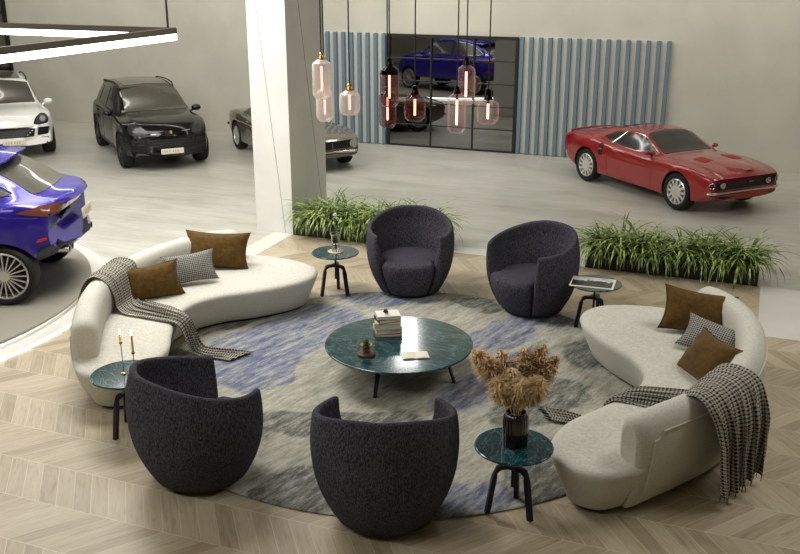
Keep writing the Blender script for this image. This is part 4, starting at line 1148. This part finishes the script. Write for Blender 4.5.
COUPE = dict(SUV); COUPE.update(
    zc=[(-2.45, 1.02), (-2.40, 1.09), (-2.1, 1.15), (-1.75, 1.35), (-1.3, 1.54), (-.5, 1.66), (.1, 1.65), (.55, 1.50), (1.2, 1.13), (1.8, 1.06), (2.2, .96), (2.38, .84), (2.42, .70)],
    ze=[(-2.45, 1.0), (-2.40, 1.06), (-2.1, 1.12), (-1.75, 1.29), (-1.3, 1.48), (-.5, 1.60), (.1, 1.59), (.55, 1.44), (1.2, 1.08), (1.8, 1.02), (2.2, .92), (2.42, .68)],
    zs=[(-2.45, .96), (-2.35, 1.03), (-2.0, 1.08), (-1, 1.08), (.6, 1.05), (1.5, 1.00), (2.0, .94), (2.3, .82), (2.42, .66)],
    wr=[(-2.45, .62), (-2.2, .64), (-1.7, .58), (-1.0, .60), (0, .63), (.45, .66), (1.2, .72), (1.8, .68), (2.42, .60)],
    zb=[(-2.45, .50), (-2.2, .34), (-1.2, .26), (1.6, .26), (2.1, .28), (2.42, .34)], zo=.16, axles=(1.50, -1.66), rr=.295, R=.37, spokes=20, sw=.014, rim=M['rim_l'], hub=.06, cr=.42)
vc = Car('coupe_suv_car', (-10.70, 8.84), math.radians(205), M['blue'], COUPE, 'violet-blue coupe suv seen from behind on the turntable at the left edge', 'car', 1.05, .12)
vc.decal('windscreen', rnd_poly([(1.12, 0), (1.05, .62), (.42, .585), (.36, 0), (.42, -.585), (1.05, -.62)], .05), 'T', M['cglass'])
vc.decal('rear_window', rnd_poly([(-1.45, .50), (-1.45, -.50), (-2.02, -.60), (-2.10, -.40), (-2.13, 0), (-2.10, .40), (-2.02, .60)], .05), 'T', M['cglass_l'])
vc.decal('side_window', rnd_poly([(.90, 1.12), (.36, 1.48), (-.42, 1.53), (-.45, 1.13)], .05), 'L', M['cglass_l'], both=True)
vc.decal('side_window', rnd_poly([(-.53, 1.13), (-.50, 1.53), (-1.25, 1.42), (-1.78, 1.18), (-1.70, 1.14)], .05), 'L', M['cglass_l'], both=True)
vc.strip('window_trim', 'L', [(.95, 1.10), (.4, 1.105), (-.5, 1.115), (-1.3, 1.12), (-1.78, 1.16)], .012, M['chrome'], off=.006, both=True)
vc.strip('window_trim', 'L', [(-.4, 1.56), (-1.15, 1.475), (-1.55, 1.31), (-1.80, 1.18)], .010, M['chrome'], off=.006, both=True)
vc.decal('tail_lamp', rnd_poly([(-1.86, .98), (-2.12, 1.03), (-2.45, 1.04), (-2.46, .92), (-2.2, .90)], .03), 'L', M['tail'], both=True)
vc.decal('tail_lamp', rnd_poly([(-.80, .93), (.80, .93), (.80, 1.0), (-.80, 1.0)], .02), 'B', M['tail'], off=.007)
vc.decal('lower_bumper', rnd_poly([(-.70, .40), (.70, .40), (.68, .60), (.40, .63), (-.40, .63), (-.68, .60)], .03), 'B', M['black_pl'], off=.008)
vc.decal('bumper_corner', rnd_poly([(-2.02, .36), (-2.26, .40), (-2.34, .58), (-2.08, .52)], .03), 'L', M['black_pl'], off=.008, both=True)
#vc.decal('reflector', rnd_poly([(.50, .64), (.86, .64), (.86, .675), (.50, .675)], .01), 'B', M['red_reflect'], off=.008, both=True)
vc.decal('reflector', rnd_poly([(-2.06, .60), (-2.30, .64), (-2.30, .68), (-2.08, .64)], .01), 'L', M['red_reflect'], off=.008, both=True)
vc.decal('plate_recess', rnd_poly([(-.32, .70), (.32, .70), (.36, .87), (-.36, .87)], .03), 'B', M['black_pl'], off=.004)
plate(vc, -2.468, .945, math.radians(184), .44, .13)
for sg in (1, -1):
    for y_ in (.42, .56):
        bm = bmesh.new(); add_lathe(bm, [(.040, -2.36), (.048, -2.36), (.048, -2.2), (.040, -2.2), (.040, -2.36)], 24, (0, sg * y_ , .59), 'X', cap=False)
        bm_obj('exhaust_pipe', bm, M['chrome'], vc.t)
# roof spoiler over the rear window
bm = bmesh.new(); rings = []
for k in range(13):
    y_ = -.58 + 1.16 * k / 12; q = vc.surf('T', -1.42, y_); z_ = q.z; e = 1 - (abs(y_) / .58) ** 4 * .4
    rings.append([bm.verts.new(v) for v in ((-1.20, y_, z_ + .075), (-1.45, y_ * 1.0, z_ + .06), (-1.47 - .22 * e, y_, z_ + .035), (-1.47 - .22 * e, y_, z_ + .012), (-1.42, y_, z_ - .02), (-1.20, y_, z_ + .03))])
for a, b in zip(rings, rings[1:]):
    for i in range(6): bm.faces.new((a[i], a[(i + 1) % 6], b[(i + 1) % 6], b[i]))
bm.faces.new(rings[0][::-1]); bm.faces.new(rings[-1]); bm_obj('roof_spoiler', bm, M['blue'], vc.t, angle=40)
vc.mirrors(.72, .90, 1.05)
vc.strip('door_seam', 'L', [(-.48, 1.06), (-.48, .8), (-.46, .35)], .004, M['black_pl'], both=True)
vc.strip('door_seam', 'L', [(.62, 1.03), (.66, .8), (.64, .35)], .004, M['black_pl'], both=True)
vc.strip('body_crease', 'L', [(-.9, .93), (-1.5, .955), (-2.1, .90)], .012, M['blue'], off=-.004, both=True)
vc.decal('headlamp', rnd_poly([(.46, .76), (.56, .90), (.68, .965), (.80, .95), (.84, .84), (.80, .76), (.60, .735)], .05), 'F', M['lamp_d'], both=True)
for o_ in vc.t.children:
    if o_.name.startswith('wheel'):
        bm = bmesh.new(); sg = 1 if o_.location.y > 0 else -1
        add_box(bm, (.10, sg * .055, .13), (.07, .05, .20), .01)
        bm_obj('brake_caliper', bm, M['red_reflect'], o_)

PONY = dict(R=.345, rr=.245, axles=(1.42, -1.30), tw=.24, cf=.20, cr=.16,
    zb=[(-2.33, .45), (-2.1, .34), (-1.3, .22), (1.4, .20), (2.0, .24), (2.36, .34)],
    W=[(-2.33, .78), (-2.1, .86), (-1.3, .925), (-.5, .88), (.6, .875), (1.4, .915), (2.0, .90), (2.28, .86), (2.36, .82)],
    zw=[(-2.33, .62), (-1.3, .64), (0, .56), (1.4, .60), (2.36, .48)],
    ws=[(-2.33, .72), (-2.1, .79), (-1.3, .83), (-.6, .80), (.6, .795), (1.4, .82), (2.0, .82), (2.3, .80), (2.36, .78)],
    zs=[(-2.33, .86), (-1.9, .95), (-1.3, .96), (-.8, .90), (0, .85), (.8, .84), (1.4, .85), (2.0, .80), (2.3, .735), (2.36, .70)],
    wr=[(-2.33, .62), (-1.9, .62), (-1.2, .56), (-.6, .55), (.1, .57), (.75, .66), (1.5, .62), (2.0, .62), (2.36, .62)],
    ze=[(-2.33, .88), (-1.9, .97), (-1.3, 1.06), (-.8, 1.16), (-.3, 1.20), (.05, 1.17), (.35, 1.05), (.80, .88), (1.4, .88), (2.0, .82), (2.36, .72)],
    zc=[(-2.33, .90), (-1.9, 1.0), (-1.3, 1.10), (-.8, 1.21), (-.3, 1.26), (.05, 1.24), (.35, 1.11), (.80, .92), (1.4, .925), (2.0, .865), (2.28, .80), (2.36, .74)],
    spokes=12, sw=.05, hub=.125, rim=M['rim_l'])
rc = Car('sports_car', (-1.70, 18.80), HD, M['red'], PONY, 'red classic fastback sports car parked in front of the blue slatted wall', 'car', .97)
rc.decal('windscreen', rnd_poly([(.76, 0), (.72, .60), (.10, .50), (.06, 0), (.10, -.50), (.72, -.60)], .04), 'T', M['cglass'])
rc.decal('side_window', rnd_poly([(.60, .89), (.16, 1.13), (-.35, 1.16), (-.62, .96), (-.60, .90)], .03), 'L', M['cglass'], both=True)
rc.decal('quarter_window', rnd_poly([(-.68, .92), (-.44, 1.15), (-.72, 1.12), (-.96, 1.0)], .03), 'L', M['cglass'], both=True)
rc.strip('window_trim', 'L', [(.68, .87), (.40, 1.01), (.15, 1.155)], .016, M['chrome'], off=.004, both=True)
rc.strip('window_trim', 'L', [(.15, 1.155), (-.1, 1.175), (-.35, 1.18), (-.6, 1.16)], .008, M['chrome'], off=.004, both=True)
rc.strip('window_trim', 'L', [(-.65, .90), (-.52, 1.03), (-.40, 1.165)], .012, M['chrome'], off=.004, both=True)
rc.decal('rear_window', rnd_poly([(-.72, .44), (-.72, -.44), (-1.55, -.46), (-1.55, .46)], .05), 'T', M['cglass'])
rc.decal('grille', rnd_poly([(-.70, .50), (.70, .50), (.74, .56), (.70, .67), (-.70, .67), (-.74, .56)], .03), 'F', M['black_pl'], off=.004)
rc.decal('fog_lamp', ellipse(.56, .585, .048, .048), 'F', M['lamp'], off=.03, both=True, depth=.02)
rc.strip('lamp_ring', 'F', ellipse(.56, .585, .052, .052, 16) + [(.612, .585)], .008, M['chrome'], off=.03, both=True)
rc.decal('headlamp', ellipse(.79, .60, .035, .05), 'F', M['lamp_d'], off=.012, both=True)
rc.strip('lamp_ring', 'F', ellipse(.79, .60, .038, .054, 16) + [(.828, .60)], .008, M['chrome'], off=.014, both=True)
rc.strip('grille_emblem', 'F', [(.08, .60), (.14, .60), (.20, .60)], .012, M['chrome'], off=.012)
P = []
for k in range(25):
    y_ = -.84 + 1.68 * k / 24; q = rc.surf('F', y_, .455, .035)
    if q: P.append(q)
tube('front_bumper', P, .026, M['chrome'], rc.t, 10)
rc.decal('air_dam', rnd_poly([(-.72, .33), (.72, .33), (.74, .385), (-.74, .385)], .02), 'F', M['black_pl'], off=.004)
rc.decal('hood_scoop', rnd_poly([(1.30, .24), (1.36, .50), (1.66, .46), (1.60, .22)], .02), 'T', mat('red_matte_scoop', srgb(150, 16, 18), .6), off=.006, both=True)
# raised centre of the hood
bm = bmesh.new(); rings = []
for k in range(13):
    y_ = -.34 + .68 * k / 12; f = 1 - (abs(y_) / .34) ** 3
    row = []
    for x_, h_ in ((1.62, .004), (1.85, .03), (2.10, .045), (2.26, .035), (2.33, -.02)):
        q = rc.surf('T', min(x_, 2.33), y_); row.append(bm.verts.new((x_, y_, (q.z if q else .74) + h_ * f - .004 * (1 - f))))
    rings.append(row)
for a, b in zip(rings, rings[1:]):
    for i in range(4): bm.faces.new((a[i], a[i + 1], b[i + 1], b[i]))
bm_obj('hood_bulge', bm, M['red'], rc.t)
rc.strip('hood_seam', 'T', [(.86, .68), (1.4, .69), (2.0, .67), (2.28, .60)], .005, M['black_pl'], off=-.002, both=True)
rc.decal('fender_vent', rnd_poly([(-.80, .64), (-.80, .88), (-.90, .88), (-.92, .64)], .02), 'L', M['black_pl'], both=True)
rc.strip('vent_divider', 'L', [(-.81, .76), (-.85, .765), (-.90, .76)], .014, M['red'], off=.008, both=True)
rc.strip('door_seam', 'L', [(.66, .84), (.70, .6), (.66, .26)], .004, M['black_pl'], both=True)
rc.strip('door_seam', 'L', [(-.62, .88), (-.66, .6), (-.60, .26)], .004, M['black_pl'], both=True)
rc.strip('door_handle', 'L', [(-.50, .79), (-.43, .792), (-.36, .79)], .012, M['chrome'], off=.012, both=True)
rc.mirrors(.52, .80, .88, k=.62)
rc.strip('ducktail_spoiler', 'T', [(-2.26, -.72), (-2.28, -.3), (-2.29, 0), (-2.28, .3), (-2.26, .72)], .028, M['red'], off=.015)

GREY = dict(PONY); GREY.update(R=.34, rr=.23,
    zc=[(-2.33, .80), (-2.1, .88), (-1.5, .96), (-1.1, 1.08), (-.7, 1.20), (-.2, 1.26), (.10, 1.22), (.40, 1.08), (.80, .90), (1.4, .90), (2.0, .83), (2.28, .76), (2.36, .70)],
    ze=[(-2.33, .78), (-1.9, .87), (-1.3, .98), (-.8, 1.14), (-.3, 1.20), (.05, 1.15), (.35, 1.03), (.80, .87), (1.4, .86), (2.0, .80), (2.36, .68)],
    spokes=24, sw=.010, hub=.07)
gc = Car('classic_car', (-10.15, 19.25), HD, M['grey_p'], GREY, 'grey metallic classic car half hidden behind the white column', 'car', .97)
gc.decal('windscreen', rnd_poly([(.76, 0), (.72, .60), (.16, .50), (.12, 0), (.16, -.50), (.72, -.60)], .04), 'T', M['cglass'])
gc.decal('side_window', rnd_poly([(.60, .88), (.16, 1.12), (-.35, 1.15), (-.90, 1.05), (-.98, .93)], .03), 'L', M['cglass'], both=True)
gc.decal('rear_window', rnd_poly([(-.72, .44), (-.72, -.44), (-1.35, -.46), (-1.35, .46)], .05), 'T', M['cglass'])
gc.decal('grille', rnd_poly([(-.62, .50), (.62, .50), (.64, .64), (-.64, .64)], .03), 'F', M['black_pl'], off=.004)
for y_ in (-.2, 0, .2): gc.strip('grille_bar', 'F', [(y_, .51), (y_, .57), (y_, .63)], .006, M['chrome'], off=.01)
gc.decal('headlamp', ellipse(.70, .60, .085, .085), 'F', M['lamp'], off=.02, both=True)
gc.strip('lamp_ring', 'F', ellipse(.70, .60, .09, .09, 16) + [(.79, .60)], .012, M['chrome'], off=.02, both=True)
P = []
for k in range(25):
    q = gc.surf('F', -.74 + 1.48 * k / 24, .44, .03)
    if q: P.append(q)
tube('front_bumper', P, .03, M['chrome'], gc.t, 10)
P = []
for k in range(25):
    q = gc.surf('B', -.80 + 1.6 * k / 24, .52, .03)
    if q: P.append(q)
tube('rear_bumper', P, .035, M['chrome'], gc.t, 10)
gc.strip('side_trim', 'L', [(1.9, .70), (1, .72), (0, .72), (-1, .74), (-2.1, .74)], .010, M['chrome'], off=.003, both=True)
gc.strip('door_handle', 'L', [(-.50, .79), (-.43, .792), (-.36, .79)], .012, M['chrome'], off=.012, both=True)
gc.strip('window_trim', 'L', [(.68, .86), (0, .875), (-1.0, .91)], .008, M['chrome'], off=.004, both=True)
gc.decal('fuel_cap', ellipse(-1.55, .82, .05, .05), 'L', M['chrome'], both=True)
gc.mirrors(.52, .80, .88, k=.55, m=M['chrome'])
